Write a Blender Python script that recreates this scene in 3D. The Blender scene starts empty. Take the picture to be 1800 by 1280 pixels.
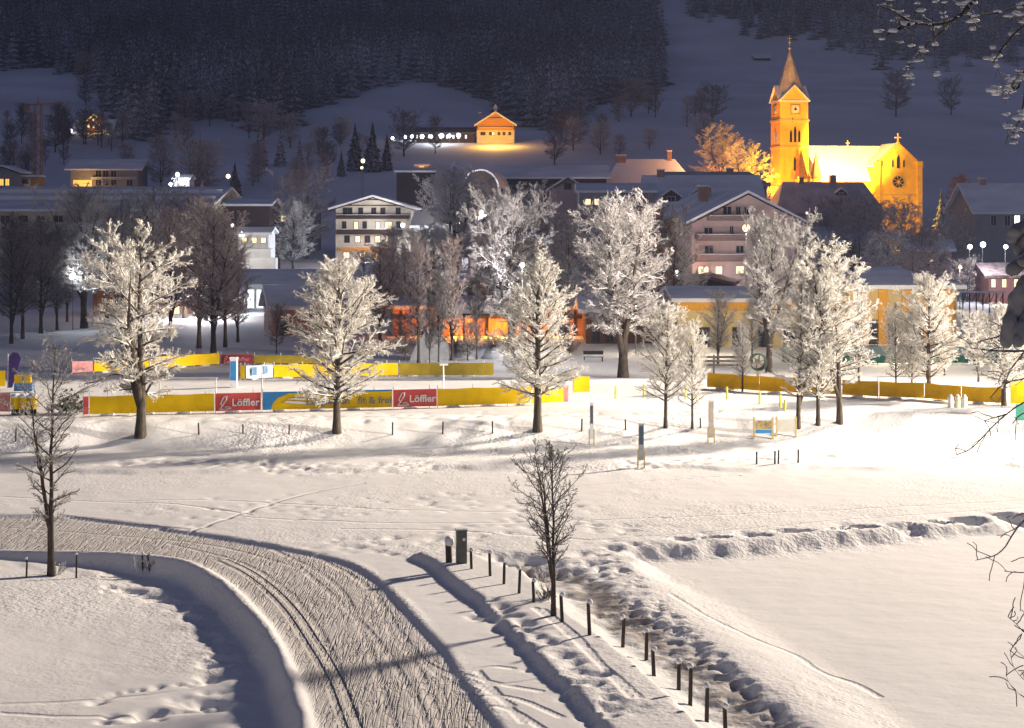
import bpy, math, random
import numpy as np
from mathutils import Vector
random.seed(7); RNG = np.random.default_rng(7)
SC = bpy.context.scene; COL = SC.collection
PI = math.pi
FOC, CH, HOR = 3000.0, 14.0, 360.0      # focal length in photo pixels, eye height, horizon row

# ------------------------------------------------------------------ camera, sky, floodlights
cam = bpy.data.cameras.new('camera'); co = bpy.data.objects.new('camera', cam); COL.objects.link(co)
co.location = (0, 0, CH); co.rotation_euler = (PI/2, 0, 0)
cam.sensor_width = 36; cam.lens = 60; cam.shift_y = -280/1800; cam.clip_end = 6000; cam.clip_start = .3
SC.camera = co
w = bpy.data.worlds.new('World'); SC.world = w; w.use_nodes = True
wn = w.node_tree.nodes; wl = w.node_tree.links
sky = wn.new('ShaderNodeTexSky'); sky.sky_type = 'NISHITA'; sky.sun_disc = False
sky.sun_elevation = math.radians(-2.5); sky.sun_rotation = math.radians(200)
bg = wn['Background']; bg.inputs[1].default_value = .92
tint = wn.new('ShaderNodeVectorMath'); tint.operation = 'MULTIPLY'; tint.inputs[1].default_value = (.86, .92, 1.32)
wl.new(sky.outputs[0], tint.inputs[0]); wl.new(tint.outputs[0], bg.inputs[0])
SC.view_settings.view_transform = 'Standard'; SC.view_settings.look = 'None'
SC.view_settings.exposure = 0; SC.view_settings.gamma = 1
SC.cycles.use_denoising = True; SC.cycles.max_bounces = 5; SC.cycles.diffuse_bounces = 2
SC.cycles.transparent_max_bounces = 4; SC.cycles.sample_clamp_indirect = 4

def light(name, loc, power, color, size=.3, target=None, cone=None, blend=.3):
    l = bpy.data.lights.new(name, 'SPOT' if target else 'POINT'); l.energy = power; l.color = color
    l.shadow_soft_size = size
    o = bpy.data.objects.new(name, l); COL.objects.link(o); o.location = loc
    if target:
        o.rotation_euler = (Vector(target)-Vector(loc)).to_track_quat('-Z', 'Y').to_euler()
        l.spot_size = math.radians(cone); l.spot_blend = blend
    return o
light('piste_floodlight_far', (132, 168, 78), 2.6e6, (1, .85, .70), 6, (-6, 66, 0), 48, .45)
light('piste_floodlight_near', (118, 80, 15), 1.5e6, (1, .90, .78), 3.5, (-8, 124, 6), 32, .5)

# ------------------------------------------------------------------ small maths
def WX(px, Y): return (px-900)/FOC*Y
def WZ(py, Y): return CH+(HOR-py)/FOC*Y
def P3(px, py, Y): return (WX(px, Y), Y, WZ(py, Y))
def FL(px, py, z=0.0):
    Y = (CH-z)*FOC/(py-HOR); return (WX(px, Y), Y)
def sst(a, b, v):
    t = np.clip((v-a)/(b-a), 0, 1); return t*t*(3-2*t)
def _hash(i, j, s):
    v = np.sin(i*127.1+j*311.7+s*74.7)*43758.5453
    return v-np.floor(v)
def vnoise(x, y, s=0):
    i = np.floor(x); j = np.floor(y); u = x-i; v = y-j
    u = u*u*(3-2*u); v = v*v*(3-2*v)
    return (_hash(i, j, s)*(1-u)+_hash(i+1, j, s)*u)*(1-v)+(_hash(i, j+1, s)*(1-u)+_hash(i+1, j+1, s)*u)*v*1.0
def fbm(x, y, o=4, s=0):
    r = 0; a = .5
    for k in range(o):
        r = r+a*(vnoise(x, y, s+k)-.5); x = x*2.03; y = y*2.03; a *= .5
    return r
def seg_dist(x, y, pts, signed=False):
    best = np.full(x.shape, 1e9); sg = np.ones(x.shape)
    for (ax, ay), (bx, by) in zip(pts[:-1], pts[1:]):
        dx, dy = bx-ax, by-ay; L = dx*dx+dy*dy+1e-12
        t = np.clip(((x-ax)*dx+(y-ay)*dy)/L, 0, 1)
        d = np.hypot(x-ax-t*dx, y-ay-t*dy)
        m = d < best; best = np.where(m, d, best)
        if signed: sg = np.where(m, np.sign(dx*(y-ay)-dy*(x-ax)), sg)
    return best*sg if signed else best
def inpoly(x, y, pts):
    r = np.zeros(x.shape, bool); n = len(pts)
    for k in range(n):
        (ax, ay), (bx, by) = pts[k], pts[(k+1) % n]
        c = ((ay > y) != (by > y)) & (x < (bx-ax)*(y-ay)/(by-ay+1e-12)+ax)
        r ^= c
    return r
def sdf(x, y, pts):                      # positive inside
    d = seg_dist(x, y, pts+[pts[0]]); return np.where(inpoly(x, y, pts), d, -d)
def smooth_line(pts, n=4):
    for _ in range(2):
        q = [pts[0]]
        for a, b in zip(pts[:-1], pts[1:]):
            q += [(a[0]*.75+b[0]*.25, a[1]*.75+b[1]*.25), (a[0]*.25+b[0]*.75, a[1]*.25+b[1]*.75)]
        pts = q+[pts[-1]]
    return pts

# ------------------------------------------------------------------ terrain
PROF = np.array([(-100, 0), (200, 0), (250, .8), (300, 1.5), (340, 3.5), (375, 8), (400, 10.5), (440, 16), (480, 22), (560, 35.2),
                 (650, 50), (750, 66), (820, 74), (900, 84), (1000, 108), (1150, 160), (1400, 270), (1800, 470), (2400, 800)], float)
_py = np.arange(-100, 2400, 4.0); _pz = np.interp(_py, PROF[:, 0], PROF[:, 1])
_pz = np.convolve(np.pad(_pz, 6, 'edge'), np.ones(13)/13, 'valid')
rim_px = [(-260, 962), (0, 966), (168, 968), (302, 976), (349, 991), (403, 1025), (440, 1065), (470, 1099), (504, 1162), (524, 1213), (544, 1280), (560, 1360)]
RIM = smooth_line([FL(*p) for p in rim_px])
FIELD = RIM+[(RIM[-1][0], 20), (-120, 20), (-120, RIM[0][1])]
tr_px = [(-260, 900), (0, 903), (120, 905), (250, 918), (329, 931), (437, 947), (600, 977), (664, 1008), (711, 1055), (751, 1099), (795, 1142), (815, 1179), (855, 1230), (900, 1290), (950, 1370)]
TR_R = smooth_line([FL(*p) for p in tr_px])
TRAIL = TR_R+RIM[::-1]
fp_px = [(560, 960), (640, 966), (705, 972), (740, 988), (775, 1018), (825, 1055), (862, 1092), (897, 1124), (935, 1160), (975, 1200), (1010, 1235), (1050, 1285), (1110, 1370)]
FP_R = smooth_line([FL(*p) for p in fp_px])
PATH = [p for p in TR_R if p[1] < FL(560, 968)[1]]+FP_R[::-1]
strip_px = [(1120, 1400), (1075, 1300), (1030, 1240), (993, 1204), (950, 1162), (912, 1124), (876, 1090), (838, 1052), (790, 1016), (752, 984), (715, 968),
            (830, 962), (930, 1000), (985, 1060), (1060, 1110), (1130, 1165), (1200, 1230), (1280, 1310), (1330, 1400)]
STRIP = [FL(x, y, .3) for x, y in strip_px]
pond_px = [(1115, 992), (1150, 1022), (1200, 1056), (1290, 1118), (1380, 1172), (1450, 1225), (1530, 1290), (1640, 1400), (2600, 1400), (2600, 868), (1800, 934), (1536, 961), (1284, 982), (1180, 988)]
POND = [FL(x, y, -.6) for x, y in pond_px]
DITCH = smooth_line([FL(x, y) for x, y in [(900, 985), (985, 1010), (1050, 1062), (1120, 1112), (1190, 1158), (1270, 1225), (1350, 1300), (1430, 1400)]])
TRACK = smooth_line([FL(x, y, -.15) for x, y in [(390, 985), (433, 1004), (477, 1038), (514, 1078), (544, 1125), (568, 1162), (591, 1206), (605, 1246), (622, 1290), (650, 1370)]])

def far_h(x, y):
    z = np.interp(y, _py, _pz)
    f = sst(430, 620, y)
    z = z+f*(fbm(x/150, y/150, 3, 5)*14)
    z = z+sst(600, 720, y)*(1-sst(800, 900, y))*7*np.exp(-((x+35)/42)**2)       # the meadow knoll
    return z
def H(x, y):
    x = np.asarray(x, float); y = np.asarray(y, float)
    z = far_h(x, y)
    e = 99+.085*x+fbm(x/3, y/3+9, 2, 3)*1.2
    z = z+1.2*sst(0, 3.9, y-e)*(1-sst(120, 140, y))
    z = z+.16*sst(0, .9, y-(89.5+.03*x+fbm(x/4, y/4, 3, 8)*3))*(1-sst(92, 97, y))
    near = y < 92
    if near.any():
        xn, yn = x[near], y[near]; zn = z[near]*1.0
        b = .18+.62*sst(-24, -12.5, xn)
        d = sdf(xn, yn, FIELD)
        rb = fbm(xn*1.1, yn*1.1, 4, 41); zn = zn-b*sst(0, 1, (d-.05+rb*.25)/(b*.75+.12))+.30*rb*np.exp(-((d-.9-b*.9)/.75)**2)*sst(-26, -16, xn)
        zn = zn-.16*sst(0, .35, sdf(xn, yn, TRAIL))
        s = sdf(xn, yn, STRIP)
        zn = zn+.31*sst(-.1, .34, s+fbm(xn*1.2, yn*1.2, 2, 2)*.2)*(1-sst(68, 74, yn))
        dd = seg_dist(xn, yn, DITCH)
        rough = fbm(xn*1.3, yn*1.3, 3, 11)
        zn = zn-(.34+rough*.55)*(1-sst(.3, 1.7, dd+rough*.8))
        pd = sdf(xn, yn, POND)
        top = sst(-6, 3, (yn-66)-.1*xn)          # steep scalloped bank on the far side, gentle near side
        nb_ = fbm(xn*1.1, yn*1.1, 3, 6)
        wdt = 3.2*(1-top)+1.0*top
        zn = zn-.50*sst(-wdt*.55, wdt*.45, pd+top*nb_*.9)+top*.10*np.exp(-((pd+.9)/.7)**2)*(.6+nb_*2)
        z[near] = zn
    return z
def Hs(x, y): return float(H(np.array([x]), np.array([y]))[0])
_ry = 30*np.exp(np.linspace(0, math.log(1900/30), 5000))
def ground_at(px, py):
    zz = CH+(HOR-py)/FOC*_ry; hh = H((px-900)/FOC*_ry, _ry)
    k = np.argmax(zz < hh)
    if k == 0: k = len(_ry)-1
    a = (zz-hh)[k-1]; b = (zz-hh)[k]; t = a/(a-b+1e-9)
    Y = _ry[k-1]+(_ry[k]-_ry[k-1])*t; x = (px-900)/FOC*Y
    return (x, Y, Hs(x, Y))

def growing(a, b, f):
    r = [a]
    while r[-1] < b: r.append(r[-1]+f(r[-1]))
    return r
xs = growing(0, 900, lambda v: .11 if v < 16 else .2 if v < 32 else .45 if v < 62 else v*.045)
xs = np.array([-v for v in xs[:0:-1]]+xs)
ys = growing(40, 2300, lambda v: max(.1, v*v/42000*1.4) if v < 200 else v*.0085)
ys = np.array(list(np.arange(-80, 40, 4.0))+ys)
GX, GY = np.meshgrid(xs, ys); NX, NY = len(xs), len(ys)
GZ = H(GX, GY)
rough = np.clip(fbm(GX/7, GY/7, 3, 20)*3+.4, 0, 1)
inTR = sdf(GX[(GY > 30) & (GY < 95)], GY[(GY > 30) & (GY < 95)], TRAIL)
groom = np.zeros_like(GX); groom[(GY > 30) & (GY < 95)] = sst(.1, .7, inTR)
inPA = np.zeros_like(GX)-9; mk = (GY > 30) & (GY < 95); inPA[mk] = sdf(GX[mk], GY[mk], PATH)
pathm = sst(0, .3, inPA)
GPO = np.zeros_like(GX)-9; GPO[mk] = sdf(GX[mk], GY[mk], POND)
GZ += (fbm(GX*.5, GY*.35, 3, 30)*.07+fbm(GX*2.4, GY*1.6, 2, 31)*.07*rough)*(1-groom)*(1-pathm)*(1-.8*sst(0, 2, GPO))*(GY < 230)
trackd = np.full(GX.shape, 9.0); trackd[mk] = seg_dist(GX[mk], GY[mk], TRACK, True)
lines_px = [[(-20, 872), (200, 884), (300, 885), (390, 897), (440, 905)], [(170, 882), (350, 878), (470, 884), (640, 893)],
            [(600, 893), (760, 899), (920, 900)], [(440, 910), (700, 922), (960, 918), (1300, 905), (1800, 880)],
            [(960, 955), (1200, 940), (1500, 912), (1800, 893)], [(600, 930), (800, 932), (960, 944), (1040, 950)],
            [(100, 905), (330, 930)], [(940, 1085), (1000, 1130), (1050, 1180), (1125, 1245)], [(955, 1088), (1020, 1140), (1060, 1190), (1110, 1245)],
            [(1280, 703), (1340, 712), (1352, 726)], [(1480, 712), (1560, 715), (1650, 728)], [(1450, 735), (1600, 738), (1790, 745)],
            [(1180, 1040), (1240, 1075), (1335, 1113), (1400, 1125), (1440, 1160), (1500, 1170), (1545, 1195)],
            [(560, 975), (650, 1020), (700, 1100), (752, 1200), (785, 1290)], [(520, 985), (640, 1085), (725, 1205), (765, 1300)], [(480, 960), (590, 1010), (640, 1100), (700, 1290)], [(660, 1030), (690, 1120), (760, 1165), (860, 1200), (950, 1215)], [(300, 950), (450, 985), (560, 1080), (640, 1290)], [(700, 1100), (760, 1175), (840, 1215)],
            [(780, 1190), (860, 1170), (900, 1175)], [(800, 1200), (880, 1205), (945, 1195)], [(815, 1225), (900, 1222), (985, 1260)], [(830, 1245), (890, 1240), (960, 1285)], [(770, 1170), (820, 1190), (900, 1240)], [(840, 1180), (870, 1215), (920, 1270)],
            [(0, 920), (200, 935), (380, 950), (520, 990)], [(610, 905), (840, 870), (1100, 848), (1300, 836)], [(0, 1195), (180, 1182), (300, 1172), (380, 1155)], [(0, 1208), (150, 1213), (360, 1205)],
            [(230, 1280), (340, 1262), (400, 1258)], [(330, 935), (520, 870), (640, 850)]]
lines = [[FL(a, b) for a, b in L] for L in lines_px]
lined = np.full(GX.shape, 9.0); m2 = (GY > 30) & (GY < 135)
for L in lines: lined[m2] = np.minimum(lined[m2], seg_dist(GX[m2], GY[m2], smooth_line(L)))
# footprints and trampled spots: small dents pressed into the sheet
def dent(cx, cy, r, dep):
    i0, i1 = np.searchsorted(ys, [cy-3*r, cy+3*r]); j0, j1 = np.searchsorted(xs, [cx-3*r, cx+3*r])
    sx, sy = GX[i0:i1, j0:j1], GY[i0:i1, j0:j1]
    GZ[i0:i1, j0:j1] -= dep*np.exp(-(((sx-cx)/r)**2+((sy-cy)/r)**2))
def step_line(pts, n, spread, r=.16, dep=.12):
    pts = smooth_line([FL(a, b) for a, b in pts])
    for k in range(n):
        t = (k+.5)/n*(len(pts)-1); i = int(t); f = t-i
        cx = pts[i][0]*(1-f)+pts[i+1][0]*f+random.gauss(0, spread); cy = pts[i][1]*(1-f)+pts[i+1][1]*f+random.gauss(0, spread)
        dent(cx, cy, r*random.uniform(.7, 1.3), dep*random.uniform(.5, 1.2))
def hollow(cx, cy, rx, ry, dep):
    i0, i1 = np.searchsorted(ys, [cy-3*ry, cy+3*ry]); j0, j1 = np.searchsorted(xs, [cx-3*rx, cx+3*rx]); sx, sy = GX[i0:i1, j0:j1], GY[i0:i1, j0:j1]
    q = ((sx-cx)/rx)**2+((sy-cy)/ry)**2+fbm(sx*2, sy*2, 2, 9)*1.2
    GZ[i0:i1, j0:j1] -= dep*(1-sst(.5, 1.5, q))
be = [FL(x_, y_, -.3) for x_, y_ in [(1200, 960), (1290, 957), (1400, 946), (1480, 943), (1560, 940), (1680, 928), (1800, 915), (2000, 895)]]
kx = be[0][0]
while kx < be[-1][0]:
    yy0 = np.interp(kx, [p[0] for p in be], [p[1] for p in be]); rr0 = random.uniform(.35, 1.0)
    hollow(kx, yy0+random.uniform(-.1, .4), rr0, random.uniform(.28, .5), random.uniform(.3, .55)); kx += rr0*random.uniform(1.5, 2.6)+.2
    if random.random() < .5: GZp = (kx-random.uniform(.2, .8), yy0+random.uniform(.8, 1.6)); dent(GZp[0], GZp[1], .3, random.uniform(.08, .2))
step_line([(1030, 985), (1090, 1040), (1150, 1090), (1225, 1130), (1290, 1190), (1340, 1240), (1420, 1300)], 150, .22)
step_line([(1090, 1000), (1130, 1050), (1200, 1095), (1260, 1150), (1320, 1215)], 50, .18)
step_line([(160, 1190), (210, 1168), (300, 1162), (385, 1150)], 16, .1)
step_line([(200, 1215), (260, 1210), (330, 1190), (380, 1180)], 40, .35, .2, .12)
step_line([(200, 1000), (300, 1015), (350, 1045), (375, 1080), (385, 1130), (380, 1200)], 70, .3, .22, .16)
step_line([(200, 818), (400, 818), (520, 826)], 150, .8, .2, .08)
step_line([(540, 825), (680, 822), (740, 822)], 60, .9, .2, .07)
step_line([(1100, 822), (1200, 815), (1400, 806), (1600, 804), (1780, 812)], 190, .7, .2, .08)
step_line([(620, 960), (760, 950), (900, 925), (1100, 930)], 90, 1.2, .25, .08)
step_line([(340, 905), (600, 890), (860, 880), (1000, 900)], 110, 1.6, .22, .07)
step_line([(830, 975), (930, 990), (1010, 1000), (1100, 960)], 90, .8, .25, .12)
step_line([(860, 1075), (930, 1120), (1000, 1180), (1080, 1270)], 130, .4, .2, .09)
step_line([(0, 775), (300, 770), (700, 768), (1000, 765), (1300, 757)], 150, .9, .25, .07)

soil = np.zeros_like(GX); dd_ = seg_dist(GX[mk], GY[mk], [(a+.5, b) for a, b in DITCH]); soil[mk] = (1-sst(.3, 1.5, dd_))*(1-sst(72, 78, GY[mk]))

# ------------------------------------------------------------------ materials
MATS = {}
def nodes(name):
    m = bpy.data.materials.new(name); m.use_nodes = True; nt = m.node_tree
    return m, nt, nt.nodes['Principled BSDF'], nt.nodes, nt.links
def mth(ns, ls, op, a, b=None, c=None):
    n = ns.new('ShaderNodeMath'); n.operation = op
    for k, v in enumerate((a, b, c)):
        if v is None: continue
        if isinstance(v, (int, float)): n.inputs[k].default_value = v
        else: ls.new(v, n.inputs[k])
    return n.outputs[0]
def mat(name, col, rough=.8, var=.15, scale=3, bump=0.0, snow=0.0, metal=0, stretch=(1, 1, 1)):
    if name in MATS: return MATS[name]
    m, nt, p, ns, ls = nodes(name)
    tc = ns.new('ShaderNodeTexCoord'); mp = ns.new('ShaderNodeMapping'); mp.inputs['Scale'].default_value = stretch
    ls.new(tc.outputs['Object'], mp.inputs[0])
    nz = ns.new('ShaderNodeTexNoise'); nz.inputs['Scale'].default_value = scale; nz.inputs['Detail'].default_value = 5
    ls.new(mp.outputs[0], nz.inputs[0])
    mr = ns.new('ShaderNodeMapRange'); mr.inputs[3].default_value = 1-var*2; mr.inputs[4].default_value = 1+var*2
    mr.inputs[1].default_value = .25; mr.inputs[2].default_value = .75
    ls.new(nz.outputs[0], mr.inputs[0])
    mx = ns.new('ShaderNodeVectorMath'); mx.operation = 'SCALE'; mx.inputs[0].default_value = col[:3]; ls.new(mr.outputs[0], mx.inputs[3])
    out = mx.outputs[0]
    if snow > 0:                          # snow lying on faces that look up
        g = ns.new('ShaderNodeNewGeometry'); sx = ns.new('ShaderNodeSeparateXYZ'); ls.new(g.outputs['Normal'], sx.inputs[0])
        f = mth(ns, ls, 'ADD', sx.outputs[2], mth(ns, ls, 'MULTIPLY', nz.outputs[0], .9))
        r2 = ns.new('ShaderNodeMapRange'); r2.inputs[1].default_value = 1.15-snow; r2.inputs[2].default_value = 1.45-snow; ls.new(f, r2.inputs[0])
        mi = ns.new('ShaderNodeMix'); mi.data_type = 'RGBA'; ls.new(r2.outputs[0], mi.inputs[0]); ls.new(out, mi.inputs[6]); mi.inputs[7].default_value = (.84, .85, .88, 1)
        out = mi.outputs[2]
    ls.new(out, p.inputs['Base Color'])
    p.inputs['Roughness'].default_value = rough; p.inputs['Metallic'].default_value = metal
    if rough > .6: p.inputs['Specular IOR Level'].default_value = .2
    if bump:
        b = ns.new('ShaderNodeBump'); b.inputs['Strength'].default_value = .8; b.inputs['Distance'].default_value = bump
        ls.new(nz.outputs[0], b.inputs['Height']); ls.new(b.outputs[0], p.inputs['Normal'])
    MATS[name] = m; return m
def glow(name, col, s):
    if name in MATS: return MATS[name]
    m, nt, p, ns, ls = nodes(name)
    p.inputs['Base Color'].default_value = (.1, .1, .1, 1); p.inputs['Emission Color'].default_value = (*col, 1); p.inputs['Emission Strength'].default_value = s
    MATS[name] = m; return m
def frost(name, bark, amount, scale=1.6, snowc=(.83, .82, .80), upw=.5, lo=.25):
    """twigs: rime in patches, thicker on the upper side"""
    if name in MATS: return MATS[name]
    m, nt, p, ns, ls = nodes(name)
    tc = ns.new('ShaderNodeTexCoord'); nz = ns.new('ShaderNodeTexNoise'); nz.inputs['Scale'].default_value = scale; nz.inputs['Detail'].default_value = 4
    ls.new(tc.outputs['Object'], nz.inputs[0])
    g = ns.new('ShaderNodeNewGeometry'); sx = ns.new('ShaderNodeSeparateXYZ'); ls.new(g.outputs['Normal'], sx.inputs[0])
    f = mth(ns, ls, 'ADD', mth(ns, ls, 'MULTIPLY', sx.outputs[2], upw), nz.outputs[0])
    r = ns.new('ShaderNodeMapRange'); ls.new(f, r.inputs[0]); r.inputs[1].default_value = 1-amount-lo; r.inputs[2].default_value = 1-amount+lo
    mi = ns.new('ShaderNodeMix'); mi.data_type = 'RGBA'; ls.new(r.outputs[0], mi.inputs[0]); mi.inputs[6].default_value = (*bark, 1); mi.inputs[7].default_value = (*snowc, 1)
    ls.new(mi.outputs[2], p.inputs['Base Color']); p.inputs['Roughness'].default_value = .8; p.inputs['Specular IOR Level'].default_value = .15
    MATS[name] = m; return m

def snow_ground_mat():
    m, nt, p, ns, ls = nodes('snow_ground')
    tc = ns.new('ShaderNodeTexCoord')
    def attr(n):
        a = ns.new('ShaderNodeAttribute'); a.attribute_name = n; return a.outputs['Fac']
    def noise(scale, det=4, rot=0, st=(1, 1, 1)):
        mp = ns.new('ShaderNodeMapping'); mp.inputs['Rotation'].default_value = (0, 0, rot); mp.inputs['Scale'].default_value = st; ls.new(tc.outputs['Object'], mp.inputs[0])
        n = ns.new('ShaderNodeTexNoise'); n.inputs['Scale'].default_value = scale; n.inputs['Detail'].default_value = det; ls.new(mp.outputs[0], n.inputs[0]); return n.outputs[0]
    def ridge(n, w):                       # thin scratch lines where the noise crosses one half
        v = mth(ns, ls, 'ABSOLUTE', mth(ns, ls, 'SUBTRACT', n, .5)); r = ns.new('ShaderNodeMapRange'); ls.new(v, r.inputs[0])
        r.inputs[1].default_value = 0; r.inputs[2].default_value = w; r.inputs[3].default_value = -1; r.inputs[4].default_value = 0; return r.outputs[0]
    td, gr, ln, ro = attr('track_distance'), attr('groomed'), attr('line_distance'), attr('rough')
    # skating scratches, two crossing sets plus a wandering one
    s1 = ridge(noise(1.3, 1.2, math.radians(30), (3.4, .17, 1)), .04); s2 = ridge(noise(1.4, 1.2, math.radians(-32), (3.4, .17, 1)), .04)
    s3 = ridge(noise(1.1, 2, math.radians(-14), (3.6, .14, 1)), .035); s4 = ridge(noise(.7, 4, math.radians(12), (2.6, .8, 1)), .02)
    am = ns.new('ShaderNodeMapRange'); ls.new(noise(.45, 2), am.inputs[0]); am.inputs[1].default_value = .35; am.inputs[2].default_value = .65; am.inputs[3].default_value = .25; am.inputs[4].default_value = 1.1
    sc = mth(ns, ls, 'MULTIPLY', mth(ns, ls, 'ADD', mth(ns, ls, 'ADD', s1, s2), mth(ns, ls, 'ADD', s3, mth(ns, ls, 'MULTIPLY', s4, 1.8))), am.outputs[0])
    chop = mth(ns, ls, 'ADD', mth(ns, ls, 'MULTIPLY', sc, .9), mth(ns, ls, 'MULTIPLY', noise(3.6, 5, .6, (1.5, .8, 1)), .9))
    h = mth(ns, ls, 'MULTIPLY', mth(ns, ls, 'MULTIPLY', chop, gr), .05)
    # fine snow relief elsewhere
    ng = mth(ns, ls, 'SUBTRACT', 1, gr)
    rel = mth(ns, ls, 'ADD', mth(ns, ls, 'MULTIPLY', noise(.7, 4, .1, (1, 1.4, 1)), .06), mth(ns, ls, 'MULTIPLY', mth(ns, ls, 'MULTIPLY', noise(5.5, 4), ro), .085))
    h = mth(ns, ls, 'ADD', h, mth(ns, ls, 'MULTIPLY', rel, ng))
    # classic ski track: two grooves
    g2 = mth(ns, ls, 'ABSOLUTE', mth(ns, ls, 'SUBTRACT', mth(ns, ls, 'ABSOLUTE', td), .19))
    r = ns.new('ShaderNodeMapRange'); r.interpolation_type = 'SMOOTHSTEP'; ls.new(g2, r.inputs[0]); r.inputs[1].default_value = .05; r.inputs[2].default_value = .14; r.inputs[3].default_value = -.17; r.inputs[4].default_value = 0
    h = mth(ns, ls, 'ADD', h, r.outputs[0])
    r = ns.new('ShaderNodeMapRange'); r.interpolation_type = 'SMOOTHSTEP'; ls.new(ln, r.inputs[0]); r.inputs[1].default_value = .02; r.inputs[2].default_value = .2; r.inputs[3].default_value = -.055; r.inputs[4].default_value = 0
    h = mth(ns, ls, 'ADD', h, r.outputs[0])
    b = ns.new('ShaderNodeBump'); b.inputs['Distance'].default_value = 1; b.inputs['Strength'].default_value = 1
    ls.new(h, b.inputs['Height']); ls.new(b.outputs[0], p.inputs['Normal'])
    cr = ns.new('ShaderNodeMapRange'); ls.new(noise(.12, 5), cr.inputs[0]); cr.inputs[1].default_value = .3; cr.inputs[2].default_value = .7; cr.inputs[3].default_value = .84; cr.inputs[4].default_value = .91
    v = ns.new('ShaderNodeVectorMath'); v.operation = 'SCALE'; v.inputs[0].default_value = (1, .985, .955); ls.new(cr.outputs[0], v.inputs[3])
    dk = ns.new('ShaderNodeMix'); dk.data_type = 'RGBA'; dk.inputs[7].default_value = (.60, .565, .53, 1); ls.new(v.outputs[0], dk.inputs[6]); ls.new(mth(ns, ls, 'MULTIPLY', gr, .85), dk.inputs[0])
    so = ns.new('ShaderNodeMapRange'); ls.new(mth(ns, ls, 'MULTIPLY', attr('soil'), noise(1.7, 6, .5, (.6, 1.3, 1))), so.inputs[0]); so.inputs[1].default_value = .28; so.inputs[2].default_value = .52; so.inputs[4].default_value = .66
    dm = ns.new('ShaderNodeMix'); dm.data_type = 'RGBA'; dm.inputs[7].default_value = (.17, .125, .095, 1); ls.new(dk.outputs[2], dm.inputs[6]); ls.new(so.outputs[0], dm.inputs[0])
    ls.new(dm.outputs[2], p.inputs['Base Color']); p.inputs['Roughness'].default_value = .75; p.inputs['Specular IOR Level'].default_value = .2
    return m
M_GROUND = snow_ground_mat()
M_HILL = mat('hill_snow', (.80, .80, .84), .9, .10, .02, 0)
M_SNOW = mat('snow', (.84, .85, .87), .8, .04, 2, .02)
M_ROOF = mat('roof_snow', (.86, .86, .89), .8, .10, .35, .03, stretch=(.4, 1, 1))
M_BARK = mat('bark', (.085, .068, .052), .9, .3, 9, .02, snow=.22, stretch=(1, 1, .25))
M_BARKC = mat('clean_bark', (.11, .088, .065), .9, .35, 9, .02, snow=.02, stretch=(1, 1, .25))
M_FR_HI = frost('heavy_rime', (.20, .165, .12), .80, 2.2, (.92, .885, .81), .35)
M_FR_MD = frost('rime', (.13, .105, .09), .62, 1.8, (.84, .82, .79), .4)
M_FR_LO = frost('thin_rime', (.15, .12, .105), .62, 1.6, (.88, .85, .84), .4)
M_FR_BR = frost('brown_twigs', (.20, .125, .10), .54, 1.6, (.86, .76, .73), .4)
M_FR_DK = frost('dark_twigs', (.08, .065, .06), .34, 2.2, (.68, .66, .65), .5)
M_DARKW = mat('dark_timber', (.045, .03, .022), .8, .3, 5, 0, stretch=(1, 1, 6))
M_POST = mat('weathered_post', (.07, .055, .045), .9, .3, 12, 0, snow=.1, stretch=(1, 1, .2))
M_YEL = mat('yellow_banner', (.92, .60, .0), .8, .05, 1.5, .05)
M_YEL2 = mat('ochre_banner', (.90, .50, .0), .8, .07, 1.2, .05)
M_RED = mat('red_banner', (.75, .09, .08), .45, .04, 2, .03)
M_PINK = mat('pink_banner', (.75, .30, .28), .5, .25, 3, .02)
M_BLU = mat('blue_banner', (.03, .26, .62), .45, .05, 2, .02)
M_WHT = mat('white_paint', (.80, .80, .80), .5, .03, 4)
M_GREYL = mat('grey_letters', (.18, .20, .22), .6, .05, 4)
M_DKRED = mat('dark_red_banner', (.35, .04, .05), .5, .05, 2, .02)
M_METAL = mat('grey_metal', (.25, .25, .26), .4, .1, 4, metal=.7)
M_GLASS = mat('dark_window', (.02, .022, .03), .12, .1, 1)
M_FRAME = mat('window_frame', (.45, .42, .38), .6, .1, 4)
M_FRAMED = mat('brown_window_frame', (.08, .05, .035), .6, .1, 4)
M_LITW = glow('lit_window_warm', (1, .74, .40), 2.2)
M_LITO = glow('lit_window_orange', (1, .42, .06), 1.8)
M_LITC = glow('lit_window_white', (.93, .96, 1), 2.6)
M_BULB = glow('lamp_globe', (.93, .95, 1), 9)
M_BULBW = glow('warm_lamp_globe', (1, .72, .38), 6)

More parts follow.
